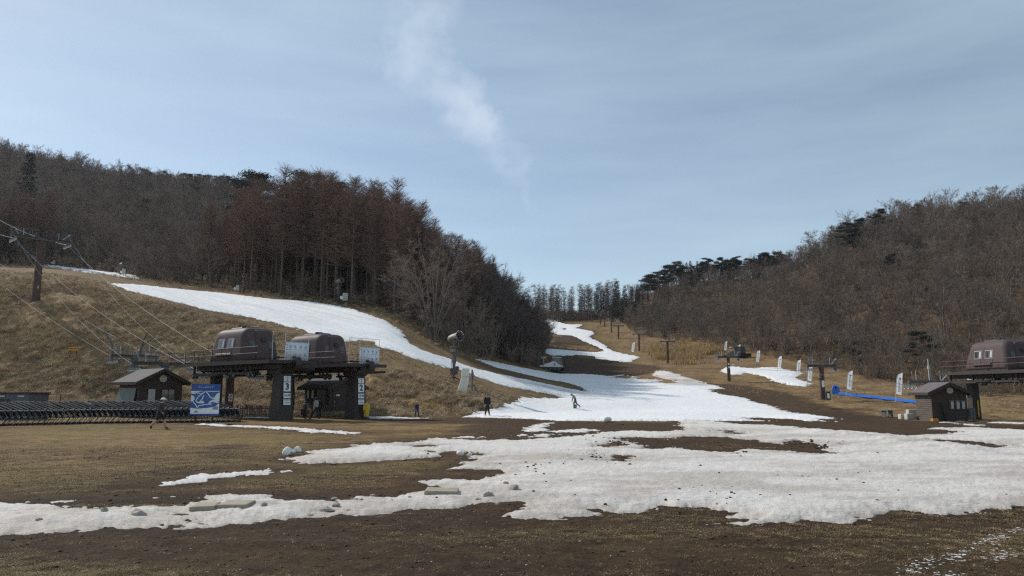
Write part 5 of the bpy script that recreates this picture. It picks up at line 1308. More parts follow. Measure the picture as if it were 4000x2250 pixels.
# ---- flags
def flag(u, v, d, H, label, lean=.13, yaw=0):
    p = P(u, v, d); p.z = gz1(p.x, p.y) - .05
    e = empty('feather_flag', p, R(yaw)); e.rotation_euler = (0, lean, R(yaw)); tag(e, label, 'flag', 'white feather flags along the valley lift')
    MB().tube([(0, 0, 0), (0, 0, H * .8), (.12 * H / 3.4, 0, H * .93), (.45 * H / 3.4, 0, H * .985)], [.028, .022, .016, .012], 6).build('pole', M_ALU, e, smooth=True)
    w = .62 * H / 3.4; z0, z1 = H * .30, H
    nz_, nx_ = 22, 7; vs, fs = [], []
    for i in range(nz_ + 1):
        f = i / nz_; z = z0 + (z1 - z0) * f
        xl = .02 + (0 if f < .78 else w * .85 * ((f - .78) / .22) ** 2.2)
        for j in range(nx_ + 1):
            g = j / nx_; x = xl + (w - xl) * g
            zz = z - (0 if f > .02 else .0) - (.10 * g if f < .05 else 0)
            vs.append((x, .05 * math.sin(3.0 * g + 5 * f) * g, zz))
    for i in range(nz_):
        for j in range(nx_):
            a = i * (nx_ + 1) + j; fs.append((a, a + 1, a + nx_ + 2, a + nx_ + 1))
    n0 = len(vs); mb = MB(); mb.add(vs, fs); cl = mb.build('cloth', M_SAIL, e, smooth=True)
    k = H / 3.4
    for s in range(4):
        ang = s * math.pi / 2 + .4; 
        MB().box((.34 * k + .075 * k * math.cos(ang), -.06, 2.72 * k + .075 * k * math.sin(ang)), (.10 * k, .01, .10 * k), (0, -.4, 0)).build('emblem', M_NAVY, cl)
    text('Columbia', .34 * k, M_NAVY, cl, (.30 * k, -.065, 1.90 * k), (math.pi / 2, math.pi / 2, 0), 'lettering')
    text('Sportswear Company', .10 * k, M_NAVY, cl, (.50 * k, -.06, 1.72 * k), (math.pi / 2, math.pi / 2, 0), 'small_lettering')
    return e
FL = [(3497, 1570, 87, 3.6), (3305, 1541, 97, 3.45), (3152, 1512, 113, 3.4), (3109, 1480, 128, 3.3), (3036, 1465, 138, 3.3), (2952, 1436, 155, 3.4), (2879, 1410, 176, 3.2), (2828, 1395, 186, 3.2), (2465, 1406, 196, 3.6), (3770, 1575, 80, 4.2)]
FLW = ['beside the small boarded hut', 'by the blue slide, second from the hut', 'third from the hut, beside the lift tower', 'fourth from the hut, by the snow patch', 'over the snow patch, fifth from the hut', 'at the upper edge of the snow patch', 'next to the dark machine by the reeds', 'half hidden behind the second lift tower', 'standing alone on the upper snow in the valley', 'half hidden between hut and right-hand station']
for (u, v, d, H), w in zip(FL, FLW): flag(u, v, d, H, 'white feather flag with navy lettering, ' + w)
# ---- blue slide
pts = [(3265, 1492, 100), (3290, 1497, 99), (3330, 1503, 97), (3400, 1517, 94), (3470, 1532, 91), (3540, 1546, 88), (3600, 1558, 85)]
sl = empty('blue_slide', P(*pts[0])); tag(sl, 'long bright blue plastic slide running down behind the flags', 'slide')
W_ = []
for u, v, d in pts:
    q = P(u, v, d); q.z = gz1(q.x, q.y) + .10; W_.append(q - sl.location)
sl.location.z = sl.location.z
mb = MB()
for a, b_ in zip(W_[:-1], W_[1:]):
    mb.bar(a + Vector((0, .45, .0)), b_ + Vector((0, .45, .0)), .85, .06); 
mb.build('chute', M_SLIDE, sl)
for off in (0.0, .9):
    mb = MB()
    for a, b_ in zip(W_[:-1], W_[1:]): mb.bar(a + Vector((0, off, .14)), b_ + Vector((0, off, .08)), .10, .20)
    mb.build('side_wall', M_SLIDE, sl)
a = W_[0]; mb = MB()
for k in range(9):
    t = math.pi * k / 8; t2_ = math.pi * (k + 1) / 8
    if k < 8: mb.bar(a + Vector((-.5 * math.cos(t) * .6, .2, 1.0 * math.sin(t))), a + Vector((-.5 * math.cos(t2_) * .6, .2, 1.0 * math.sin(t2_))), .14, .5)
mb.build('entry_arch', M_SLIDE, sl)
# ---- snow guns
def snow_gun(p, rz, sc, label, group=None):
    e = empty('snow_gun', p, rz, sc); tag(e, label, 'snow gun', group)
    mb = MB(); mb.tube([(0, 0, -.3), (0, 0, 3.3)], .12, 10); mb.box((0, 0, 2.2), (.34, .34, .9)); mb.build('mast', M_DGALV, e)
    mb = MB()
    for a in (0.3, 2.4, 4.5): mb.bar((0, 0, .35), (.75 * math.cos(a), .75 * math.sin(a), .0), .09)
    mb.build('base_legs', M_STEEL, e)
    for (x, y, z, w, h) in ((.28, .05, 1.15, .5, .42), (-.25, .0, 1.0, .4, .35), (.35, -.1, .75, .42, .3), (.05, -.2, 2.95, .45, .35), (-.1, .05, .65, .6, .2)):
        MB().box((x, y, z), (w, w * .8, h)).build('control_box', M_STEEL if z < 2 else M_FAN, e)
    mb = MB(); mb.tube([(.12, -.1, 2.6), (.45, -.15, 2.4), (.55, -.15, 1.9), (.3, -.1, 1.4)], .04, 7); mb.tube([(-.3, 0, 2.7), (-.34, 0, 1.6), (-.36, 0, .4)], .03, 6); mb.build('hose', M_BLACK, e, smooth=True)
    mb = MB(); mb.box((.0, 0, 3.35), (.6, .5, .12)); mb.bar((.32, .28, 3.3), (.32, .28, 4.2), .1); mb.bar((.32, -.28, 3.3), (.32, -.28, 4.2), .1); mb.build('yoke', M_DGALV, e)
    bar = empty('x'); bpy.data.objects.remove(bar)
    mb = MB(); r0 = [(-.85, .36), (-.75, .42), (-.2, .46), (.5, .44), (.62, .50), (.74, .50), (.74, .43), (.55, .40), (.1, .36)]
    tl = R(10); n = 20; vs, fs = [], []
    for k, (x, r) in enumerate(r0):
        for j in range(n):
            a = 6.2832 * j / n; X, Y, Z = x, r * math.cos(a), r * math.sin(a)
            vs.append((X * math.cos(tl) - Z * math.sin(tl) + .2, Y, X * math.sin(tl) + Z * math.cos(tl) + 4.25))
    for k in range(len(r0) - 1):
        for j in range(n): fs.append((k * n + j, k * n + (j + 1) % n, (k + 1) * n + (j + 1) % n, (k + 1) * n + j))
    fs.append(tuple(range(n))); fs.append(tuple(range((len(r0) - 1) * n, len(r0) * n)))
    mb.add(vs, fs); b_ = mb.build('fan_barrel', M_FAN, e, smooth=True)
    mb = MB()
    for j in range(18):
        a = 6.2832 * j / 18; mb.cyl((.98 - .17 * math.sin(a) * .5, .52 * math.cos(a), 4.38 + .52 * math.sin(a)), .045, .08, 'X', 6)
    mb.build('nozzle_ring', M_DGALV, b_)
    return e
p = P(1772, 1476, 77); p.z = gz1(p.x, p.y)
snow_gun(p, R(-48), 1.02, 'tall snow gun with a big fan barrel on the bank crest')
for i, (u, v, d, s) in enumerate([(952, 1118, 136, .72), (1322, 1172, 128, .92), (472, 1062, 152, .55)]):
    p = P(u, v, d); p.z = gz1(p.x, p.y)
    snow_gun(p, R(-60 + 20 * i), s, ['snow gun at the edge of the larches, above the upper snow', 'snow gun at the foot of the larches beside a white cabinet', 'small snow gun at the wood edge far up the run'][i], 'snow guns along the larches')
for i, (u, v, d, s) in enumerate([(928, 1124, 135, .75), (1348, 1180, 127, 1.05), (484, 1062, 150, .8), (212, 1010, 168, .6)]):
    p = P(u, v, d); p.z = gz1(p.x, p.y)
    e = empty('hydrant_cabinet', p, R(20), s); tag(e, ['white hydrant cabinet beside the upper snow gun', 'white hydrant cabinet at the foot of the larches', 'white hydrant cabinet far up the wood edge', 'small white-topped post cabinet beyond the tall tower'][i], 'cabinet', 'white cabinets along the run')
    bevbox('cabinet', (0, 0, 1.2), (.8, .6, 1.3), .05, M_PALE, e); MB().box((-.1, .0, .3), (.12, .12, .9)).build('leg', M_STEEL, e); MB().box((.5, -.1, .9), (.12, .1, 1.8)).build('leg', M_STEEL, e); MB().box((-.62, -.1, 1.05), (.4, .4, .5)).build('meter_box', M_WHITE, e)
# ---- cream crash pad on the bank
p = P(1808, 1522, 71.5); p.z = gz1(p.x, p.y) - .05
e = empty('crash_pad', p, R(14)); tag(e, 'cream crash pad leaning against a post on the bank', 'crash pad')
mb = MB(); prof_ = [(-.62, 0), (-.55, .1), (-.28, .85), (-.16, 1.35), (-.08, 2.3)]; n = len(prof_)
vs = []
for y0, t in ((0, 0), (.16, .1)):
    for (x, z) in prof_: vs += [(x, y0, z), (x + .95 - .14 * z / 2.3 - .1 * (z > .1), y0, z)]
fs = []
for k in range(n - 1):
    a = 2 * k; fs += [(a, a + 1, a + 3, a + 2), (a + 2 * n, a + 2 + 2 * n, a + 3 + 2 * n, a + 1 + 2 * n), (a, a + 2, a + 2 + 2 * n, a + 2 * n), (a + 1, a + 1 + 2 * n, a + 3 + 2 * n, a + 3)]
fs += [(0, 2 * n, 2 * n + 1, 1), (2 * n - 2, 2 * n - 1, 4 * n - 1, 4 * n - 2)]
mb.add(vs, fs); mb.build('pad', M_PAD, e)
MB().box((.2, -.012, 1.5), (.78, .015, .03)).build('strap', M_GREY, e)
MB().box((.95, .3, 1.2), (.14, .14, 2.0)).build('post', M_DGALV, e); MB().bar((.9, .35, 1.1), (1.7, .5, -.2), .07).build('brace', M_DGALV, e); MB().box((1.0, .4, 1.6), (.22, .16, .7)).build('box', M_DGALV, e)
# ---- snow groomers
def groomer(p, rz, sc, label, body=M_WHITE):
    e = empty('snow_groomer', p, rz, sc); tag(e, label, 'snow groomer')
    for y in (-1.25, 1.25):
        mb = MB(); mb.prism([(-2.3, .1), (1.9, .02), (2.35, .35), (2.2, .75), (-2.3, .85), (-2.75, .45)], y - .5, y + .5, lambda a, z, q_: (a, q_, z)); tr = mb.build('track', M_BLACK, e)
        mb = MB()
        for k in range(18): mb.box((-2.4 + .27 * k, y, .84 - .006 * k), (.06, 1.06, .07))
        mb.build('grousers', M_GALV, tr)
        for k in range(5): mb = MB(); mb.cyl((-2.0 + .95 * k, y - .52 if y < 0 else y + .52, .42), .26, .08, 'Y', 12); mb.build('road_wheel', M_DGALV, tr, smooth=True)
    mb = MB(); mb.prism([(-2.5, .9), (2.1, .8), (2.2, 1.05), (1.4, 1.5), (.9, 1.95), (.2, 2.0), (-.4, 1.75), (-1.4, 1.5), (-1.6, 1.25), (-2.5, 1.2)], -1.15, 1.15, lambda a, z, q_: (a, q_, z)); mb.build('body', body, e)
    mb = MB(); mb.prism([(.2, 1.9), (.9, 1.9), (1.5, 1.45), (2.1, 1.1), (2.1, 1.2), (1.75, 2.75), (.25, 2.85)], -1.05, 1.05, lambda a, z, q_: (a, q_, z)); cab = mb.build('cab', M_GLASS, e)
    MB().box((.95, 0, 2.88), (1.7, 2.15, .12), (0, .06, 0)).build('cab_roof', body, cab)
    for x, z, z2 in ((.2, 1.9, 2.85), (1.95, 1.3, 2.8)):
        for y in (-1.07, 1.07): MB().bar((x + (.15 if x > 1 else 0), y, z), (x - .1 * (x > 1), y, z2), .07).build('cab_pillar', M_DGALV, cab)
    text('X', .85, M_NAVY, e, (.75, -1.165, 1.38), FY, 'emblem')
    mb = MB(); mb.box((3.1, 0, .55), (.25, 4.2, .9), (0, .15, 0)); mb.bar((2.2, -.6, .6), (3.1, -.6, .6), .15); mb.bar((2.2, .6, .6), (3.1, .6, .6), .15); mb.build('blade', M_STEEL, e)
    mb = MB(); mb.box((-3.3, 0, .45), (.7, 4.0, .5)); mb.bar((-2.6, 0, .9), (-3.2, 0, .6), .2); mb.build('tiller', M_STEEL, e)
    mb = MB(); mb.tube([(-1.7, -.5, 1.2), (-1.8, -.5, 2.6)], .05, 6); mb.box((-1.8, -.5, 2.85), (.9, .35, .35)); mb.build('light_bar', M_ALU, e)
    return e
p = P(2158, 1456, 146); p.z = top(p.x, p.y) - .05
groomer(p, R(-14), .92, 'white snow groomer with a black cross mark parked by the shaded wood')
p = P(2880, 1408, 176); p.z = gz1(p.x, p.y)
groomer(p, R(-60), .85, 'dark machine parked by the reeds behind the flags', M_STEEL)
# ---- small things
def thing(name, p, rz, label, cat, group=None, sc=1.0): return tag(empty(name, p, rz, sc), label, cat, group)
p = P(293, 1295, 76); p.z = gz1(p.x, p.y)
e = thing('warning_sign', p, R(8), 'small orange-yellow warning board on the grass bank', 'sign'); MB().box((0, 0, .75), (.92, .04, .36)).build('board', M_ORG, e); text('危険立入禁止', .15, M_NAVY, e, (0, -.025, .75), FY)
for x in (-.3, .3): MB().box((x, .04, .3), (.05, .05, .9)).build('post', M_STEEL, e)
p = P(40, 1590, 57); p.z = 0
e = thing('storage_shed', p, R(-3), 'low grey storage shed at the left edge behind the chairs', 'shed'); bevbox('body', (0, 0, .95), (4.4, 2.2, 1.9), .02, M_DGALV, e); MB().box((0, 0, 1.95), (4.6, 2.4, .12)).build('roof', M_STEEL, e)
for x in (-1.5, .1, 1.6): MB().box((x, -1.12, 1.72), (.5, .03, .09)).build('vent', M_ALU, e)
MB().box((.3, -1.12, 1.1), (.9, .03, .8)).build('hatch', M_BLACK, e)
p = P(185, 1590, 58); p.z = 0
e = thing('handrail', p, R(-10), 'thin brown handrail beside the low grey shed', 'railing')
for x in (-1.1, 1.1): MB().tube([(x, 0, 0), (x, 0, 1.85)], .03, 6).build('post', M_RUST, e)
MB().tube([(-1.1, 0, 1.85), (1.1, 0, 1.8)], .03, 6).build('rail', M_RUST, e)
# reed fence
p = P(1005, 1632, 60.5); p.z = 0
e = thing('reed_fence', p, R(4), 'low fence of upright dark stakes behind the pillar numbered 3', 'fence')
stake = MB().box((0, 0, .45), (.045, .03, 1.0)).mesh('stake', M_WOODL)
for k in range(46):
    rr_ = random.Random(k); mobj('stake', stake, e, (-1.6 + 3.2 * k / 45, rr_.uniform(-.03, .03), rr_.uniform(-.06, .03)), (rr_.uniform(-.05, .05), rr_.uniform(-.10, .10), 0))
for z in (.25, .7): MB().box((0, .04, z), (3.3, .03, .05)).build('rail', M_WOOD, e)
# things round the stations
q = local(stB, .95, .35, 0); q.z = 0
e = thing('yellow_raincoat', q, ANG, 'yellow raincoat hanging on a stand beside the pillar numbered 2', 'raincoat')
mb = MB(); mb.tube([(0, 0, .15), (0, 0, .7), (0, 0, 1.05), (0, 0, 1.2)], [.20, .22, .24, .10], 10); mb.build('coat', M_YEL, e, smooth=True); MB().tube([(0, .2, 1.12), (0, .32, .6)], .07, 7).build('sleeve', M_YEL, e); MB().tube([(0, -.2, 1.12), (.05, -.30, .62)], .07, 7).build('sleeve', M_YEL, e); MB().tube([(0, 0, 0), (0, 0, 1.3)], .03, 6).build('stand', M_STEEL, e); MB().cyl((0, 0, .03), .25, .06, 'Z', 12).build('foot', M_STEEL, e)
for i, (u, d) in enumerate([(1428, 60.5), (1412, 61.2)]):
    p = P(u, 1630, d); p.z = 0
    e = thing('rubbish_bin', p, 0, ['black bin standing clear of the pillar numbered 2', 'black bin half behind the pillar numbered 2'][i], 'bin', 'bins by the pillar'); mb = MB(); mb.tube([(0, 0, 0), (0, 0, .95)], [.24, .28], 12); mb.build('body', M_BLACK, e, smooth=True); MB().cyl((0, 0, .98), .30, .06, 'Z', 12).build('lid', M_BLACK, e)
for i, (u, d) in enumerate([(3785, 63), (3797, 63.6)]):
    p = P(u, 1640, d); p.z = gz1(p.x, p.y)
    e = thing('oil_drum', p, 0, ['dark drum beside the small hut wall', 'dark drum next to the right-hand station pillar'][i], 'drum', 'drums by the hut'); mb = MB(); mb.cyl((0, 0, .45), .29, .9, 'Z', 16); mb.build('body', M_DGALV, e, smooth=True)
    for z in (.3, .6): MB().cyl((0, 0, z), .305, .04, 'Z', 16).build('hoop', M_DGALV, e)
    MB().cyl((0, 0, .915), .25, .03, 'Z', 14).build('lid', M_BLACK, e)
p = P(3235, 1562, 91); p.z = gz1(p.x, p.y)
e = thing('drum', p, 0, 'black and white drum at the foot of the nearest valley tower', 'drum'); MB().cyl((0, 0, .5), .30, .95, 'Z', 14).build('body', M_BLACK, e, smooth=True); MB().box((-.05, -.30, .5), (.22, .03, .6)).build('label_plate', M_WHITE, e); MB().cyl((0, 0, 1.0), .31, .05, 'Z', 14).build('lid', M_DGALV, e)
p = P(3465, 1608, 66.5); p.z = gz1(p.x, p.y)
e = thing('picnic_table', p, R(15), 'small grey slatted table standing on the dry grass', 'table')
for k in range(4): MB().box((0, -.3 + .2 * k, .62), (1.05, .17, .05)).build('slat', M_GALV, e)
for x in (-.35, .35): MB().box((x, 0, .3), (.07, .5, .62)).build('leg', M_DGALV, e)
for k in (-1, 1): MB().box((0, k * .62, .36), (1.05, .2, .05)).build('bench_slat', M_GALV, e); 
for k in (-1, 1): MB().box((0, k * .38, .3), (.06, .55, .06)).build('bench_arm', M_DGALV, e)
for i, (u, v, d, w, h) in enumerate([(3530, 1622, 64, .75, .42), (3552, 1625, 63.2, .6, .5), (3562, 1612, 65.5, .8, .75)]):
    p = P(u, v, d); p.z = gz1(p.x, p.y)
    tag(bevbox('concrete_block', (0, 0, h / 2 - .03), (w, .5, h), .03, M_PALE), ['low pale block, outermost beside the small hut', 'pale block in the middle, beside the small hut', 'tall cream block against the small hut'][i], 'block', 'pale blocks by the hut').location = p
p = P(3651, 1646, 59.5); p.z = gz1(p.x, p.y)
e = thing('orange_crate', p, R(5), 'small orange crate on the ground at the hut corner', 'crate')
MB().box((0, 0, .03), (.45, .3, .04)).build('base', M_ORG, e)
for s in (-1, 1): MB().box((0, s * .14, .12), (.45, .025, .16)).build('side', M_ORG, e); MB().box((s * .21, 0, .12), (.025, .25, .16)).build('end', M_ORG, e)
# small wooden signboard among branches behind the groomer
p = P(2118, 1415, 156); p.z = gz1(p.x, p.y)
# ------------------------------------------------------------------ people
M_SKIN = mat('skin', (.45, .28, .20), .6, var=.08); M_HAIR = mat('black_hair', (.012, .010, .010), .5, var=.2)
M_CNAVY = mat('navy_clothes', (.016, .020, .038), .85, var=.2); M_CBLK = mat('black_clothes', (.012, .012, .014), .85, var=.2); M_CGREY = mat('grey_jacket', (.30, .30, .31), .85, var=.15)
M_CDG = mat('dark_grey_clothes', (.060, .055, .058), .85, var=.2); M_CWHT = mat('white_hat', (.72, .72, .72), .8, var=.1); M_SHOE = mat('dark_shoe', (.020, .018, .018), .6, var=.2); M_REDS = mat('red_shoe', (.55, .07, .03), .5, var=.1); M_CBLUE = mat('blue_clothes', (.020, .030, .075), .85, var=.2); M_BROWNT = mat('olive_trousers', (.060, .055, .040), .85, var=.2)
def person(p, rz, H, pose, topm, botm, shoem, label, legm=None, hat=None, hair=M_HAIR, sleeve=True, skirt=False):
    """pose: joint name -> (forward, left, up) for a 1.70 m body"""
    J = dict(pelvis=(0, 0, .93), waist=(0, 0, 1.08), chest=(.0, 0, 1.30), neck=(.02, 0, 1.45), head=(.04, 0, 1.56), crown=(.04, 0, 1.66),
             shl=(0, .18, 1.38), ell=(-.02, .24, 1.12), wrl=(.06, .23, .88), hal=(.09, .22, .80), shr=(0, -.18, 1.38), elr=(-.02, -.24, 1.12), wrr=(.06, -.23, .88), har=(.09, -.22, .80),
             hil=(0, .10, .88), knl=(.03, .11, .48), anl=(0, .11, .09), tol=(.17, .12, .04), hir=(0, -.10, .88), knr=(.03, -.11, .48), anr=(0, -.11, .09), tor=(.17, -.12, .04))
    J.update(pose); k = H / 1.70
    RAD = dict(pelvis=.175, waist=.165, chest=.185, neck=.066, head=.102, crown=.078, shl=.10, ell=.070, wrl=.048, hal=.038, hil=.12, knl=.088, anl=.062, tol=.05)
    names = list(J); E = [('pelvis', 'waist'), ('waist', 'chest'), ('chest', 'neck'), ('neck', 'head'), ('head', 'crown')]
    for s in 'lr': E += [('chest', 'sh' + s), ('sh' + s, 'el' + s), ('el' + s, 'wr' + s), ('wr' + s, 'ha' + s), ('pelvis', 'hi' + s), ('hi' + s, 'kn' + s), ('kn' + s, 'an' + s), ('an' + s, 'to' + s)]
    me = bpy.data.meshes.new('body'); me.from_pydata([Vector(J[n]) * k for n in names], [(names.index(a), names.index(b_)) for a, b_ in E], [])
    tmp = bpy.data.objects.new('body', me); COL.objects.link(tmp)
    tmp.modifiers.new('skin', 'SKIN'); sb = tmp.modifiers.new('sub', 'SUBSURF'); sb.levels = 2; sb.render_levels = 2
    sv = me.skin_vertices[0].data
    for i, n in enumerate(names):
        r = RAD.get(n, RAD.get(n[:-1] + 'l', .05)) * k
        sv[i].radius = (r, r * (.78 if n in ('pelvis', 'waist', 'chest') else 1)); sv[i].use_root = (n == 'pelvis')
    dg = bpy.context.evaluated_depsgraph_get(); dg.update()
    bme = bpy.data.meshes.new_from_object(tmp.evaluated_get(dg)); bpy.data.objects.remove(tmp)
    mats = [M_SKIN, topm, botm, legm or botm, shoem]
    bme.materials.clear()
    for m in mats: bme.materials.append(m)
    def cls(a, b_):
        ab = a[:2] + b_[:2]
        if a in ('neck', 'head') and b_ in ('head', 'crown'): return 0
        if a.startswith('wr'): return 0
        if a[:2] in ('sh',) : return 1
        if a[:2] == 'el': return 1 if sleeve else 0
        if a[:2] == 'hi': return 2
        if a[:2] == 'kn': return 3
        if a[:2] == 'an': return 4
        if b_[:2] == 'hi': return 2
        return 1
    segs = [(Vector(J[a]) * k, Vector(J[b_]) * k, cls(a, b_)) for a, b_ in E]
    for pl in bme.polygons:
        c = pl.center; best = 9
        for a, b_, m in segs:
            t = max(0, min(1, (c - a).dot(b_ - a) / (b_ - a).length_squared)); dd_ = (c - a - (b_ - a) * t).length
            if dd_ < best: best = dd_; pl.material_index = m
        pl.use_smooth = True
    # fingers and nose belong to the same body mesh
    bm = bmesh.new(); bm.from_mesh(bme); bm.to_mesh(bme); bm.free()
    mbf = MB()
    for s, sg in (('l', 1), ('r', -1)):
        w, h = Vector(J['wr' + s]) * k, Vector(J['ha' + s]) * k; d = (h - w).normalized(); side = d.cross(Vector((0, 1, 0))).normalized() if abs(d.y) < .9 else Vector((1, 0, 0))
        for f in range(4):
            L_ = (.062, .075, .070, .055)[f] * k; b0 = h + d * .015 + side * (f - 1.5) * .019 * k
            mbf.tube([b0, b0 + d * L_ * .5 + Vector((.004, -sg * .004, 0)), b0 + d * L_ * .9 + Vector((.01, -sg * .018, 0))], [.0095 * k, .009 * k, .007 * k], 5)
        b0 = w.lerp(h, .5) + side * .035 * k; mbf.tube([b0, b0 + side * .03 * k + d * .025 * k, b0 + side * .03 * k + d * .06 * k], [.011 * k, .010 * k, .008 * k], 5)
    hd = Vector(J['head']) * k; fw = Vector((1, 0, 0)); upv = (Vector(J['crown']) * k - hd).normalized(); fw = (fw - upv * fw.dot(upv)).normalized()
    mbf.tube([hd + fw * .085 * k + upv * .02 * k, hd + fw * .118 * k - upv * .015 * k], [.010 * k, .018 * k], 5)
    for s in (-1, 1): mbf.tube([hd + Vector((0, s * .095 * k, .015 * k)), hd + Vector((0, s * .108 * k, -.02 * k))], [.022 * k, .014 * k], 6)
    fm = mbf.mesh('f', M_SKIN); bm = bmesh.new(); bm.from_mesh(bme); bm.from_mesh(fm); bm.to_mesh(bme); bm.free()
    e = empty('person', p, rz); tag(e, label, 'person'); mobj('body', bme, e)
    for s in (-1, 1):
        MB().cyl(tuple(hd + fw * .094 * k + upv * .022 * k + Vector((0, s * .034 * k, 0))), .012 * k, .012 * k, 'X', 8).build('eye', M_HAIR, e)
    MB().box(tuple(hd + fw * .094 * k - upv * .048 * k), (.008 * k, .045 * k, .010 * k)).build('mouth', M_RED, e)
    # hair: cap over the back and top of the head
    bm = bmesh.new(); bmesh.ops.create_uvsphere(bm, u_segments=16, v_segments=10, radius=.118 * k)
    for v in list(bm.verts):
        if v.co.x > .035 * k and v.co.z < .035 * k: bm.verts.remove(v)
    me = bpy.data.meshes.new('hair'); bm.to_mesh(me); bm.free(); me.materials.append(hat if (hat and hair is None) else (hair or M_HAIR))
    for pl in me.polygons: pl.use_smooth = True
    o = mobj('hair', me, e, hd + upv * .035 * k - fw * .012 * k); o.rotation_euler = fw.to_track_quat('X', 'Z').to_euler()
    if hat:
        mb = MB(); mb.tube([(0, 0, .04), (0, 0, .10), (0, 0, .14)], [.125 * k, .115 * k, .05 * k], 14); mb.cyl((.02, 0, .045), .19 * k, .018, 'Z', 16); o = mb.build('hat', hat, e, hd + upv * .03 * k, smooth=True); o.rotation_euler = fw.to_track_quat('X', 'Z').to_euler()
    if skirt:
        z0 = Vector(J['pelvis']).z * k; mb = MB(); mb.tube([(0, 0, z0 + .14 * k), (0, 0, z0 - .05 * k), (0, 0, z0 - .34 * k)], [.15 * k, .185 * k, .235 * k], 16, cap=False); mb.build('shorts', botm, e, smooth=True)
    return e
p = on(622, 1677, 30, 60)
person(p, R(2), 1.70, dict(hil=(0, .10, .88), knl=(.20, .10, .52), anl=(.28, .10, .09), tol=(.46, .10, .05), knr=(-.10, -.10, .50), anr=(-.42, -.10, .20), tor=(-.40, -.10, .02), chest=(.06, 0, 1.29), neck=(.09, 0, 1.44), head=(.12, 0, 1.55), crown=(.12, 0, 1.65), shl=(.05, .18, 1.37), shr=(.05, -.18, 1.37), elr=(.02, -.23, 1.10), wrr=(.16, -.20, .92), har=(.22, -.18, .86), ell=(-.08, .23, 1.12), wrl=(-.05, .22, .88), hal=(-.02, .2, .8)), M_CDG, M_CBLK, M_SHOE, 'person striding in a white hat, dark top and knee-length shorts', legm=M_SKIN, hat=M_CWHT, skirt=True)
p = P(1232, 1641, 56.0); p.z = gz1(p.x, p.y)
person(p, R(158), 1.62, dict(knl=(.22, .10, .50), anl=(.38, .10, .09), tol=(.55, .10, .05), knr=(-.10, -.1, .50), anr=(-.32, -.1, .12), tor=(-.18, -.1, .03)), M_CGREY, M_CBLK, M_SHOE, 'person walking in a pale grey jacket and black trousers below the station')
p = P(1190, 1638, 57.5); p.z = gz1(p.x, p.y)
e = person(p, R(60), 1.35, {}, M_CDG, M_CBLK, M_SHOE, 'person in dark clothes standing with a black bag below the station')
e = thing('black_bag', p + Vector((-.05, -.28, .0)), .3, 'black bag held by the person below the station', 'bag'); bevbox('body', (0, 0, .52), (.34, .18, .42), .05, M_CBLK, e); MB().tube([(-.1, 0, .72), (-.08, 0, .86), (.08, 0, .86), (.1, 0, .72)], .012, 5).build('handle', M_CBLK, e)
p = P(1247, 1634, 59.5); p.z = gz1(p.x, p.y)
person(p, R(150), 1.60, dict(knl=(.12, .10, .50), anl=(.16, .10, .09), tol=(.33, .10, .04)), M_CBLK, M_CBLK, M_SHOE, 'person in black mostly hidden behind the one in pale grey')
p = P(1628, 1629, 61.0); p.z = gz1(p.x, p.y)
person(p, R(-40), 1.22, dict(knl=(.16, .10, .50), anl=(.22, .12, .09), tol=(.38, .12, .04), knr=(-.06, -.1, .50), anr=(-.18, -.12, .10), tor=(-.03, -.12, .03)), M_CBLUE, M_CBLUE, M_SHOE, 'child in dark blue with a pale cap below the grass bank', hat=mat('pale_cap', (.42, .38, .33), .8))
p = P(1903, 1629, 60.8); p.z = top(p.x, p.y)
person(p, R(-65), 1.72, dict(anl=(.10, .14, .09), tol=(.26, .15, .04), anr=(-.10, -.13, .09), tor=(.06, -.15, .04)), M_CBLK, M_CBLK, M_REDS, 'person in black with red shoes standing at the snow edge')
p = P(2246, 1597, 76.5); p.z = top(p.x, p.y)
person(p, R(176), 1.62, dict(pelvis=(-.06, 0, .92), waist=(.0, 0, 1.06), chest=(.14, 0, 1.24), neck=(.24, 0, 1.36), head=(.33, 0, 1.42), crown=(.40, 0, 1.49), shl=(.14, .18, 1.32), shr=(.14, -.18, 1.32), ell=(.24, .2, 1.06), elr=(.24, -.2, 1.06), wrl=(.28, .17, .80), wrr=(.28, -.17, .80), hal=(.3, .16, .71), har=(.3, -.16, .71), hil=(-.06, .1, .87), hir=(-.06, -.1, .87), knl=(.14, .11, .50), anl=(.02, .11, .10), tol=(.18, .11, .04), knr=(-.16, -.11, .50), anr=(-.55, -.11, .24), tor=(-.52, -.11, .08)), M_CGREY if False else mat('grey_hoodie', (.17, .165, .17), .85), M_BROWNT, M_SHOE, 'person in a grey hoodie stooping as they cross the snow')
e = thing('green_sled', Vector((p.x + .05, p.y + .35, p.z)), .2, 'round green plastic sled beside the stooping person', 'sled')
mb = MB(); n = 18
for k, (r, z) in enumerate([(.05, 0), (.2, .02), (.30, .07), (.34, .13)]): pass
mb.tube([(0, 0, .20), (0, -.03, .20), (0, -.06, .20), (0, -.09, .20)], [.21, .19, .12, .03], 18); mb.build('dish', M_GREEN, e, smooth=True); MB().tube([(-.1, -.02, .3), (0, .04, .32), (.1, -.02, .3)], .012, 5).build('handle', M_BLACK, e)
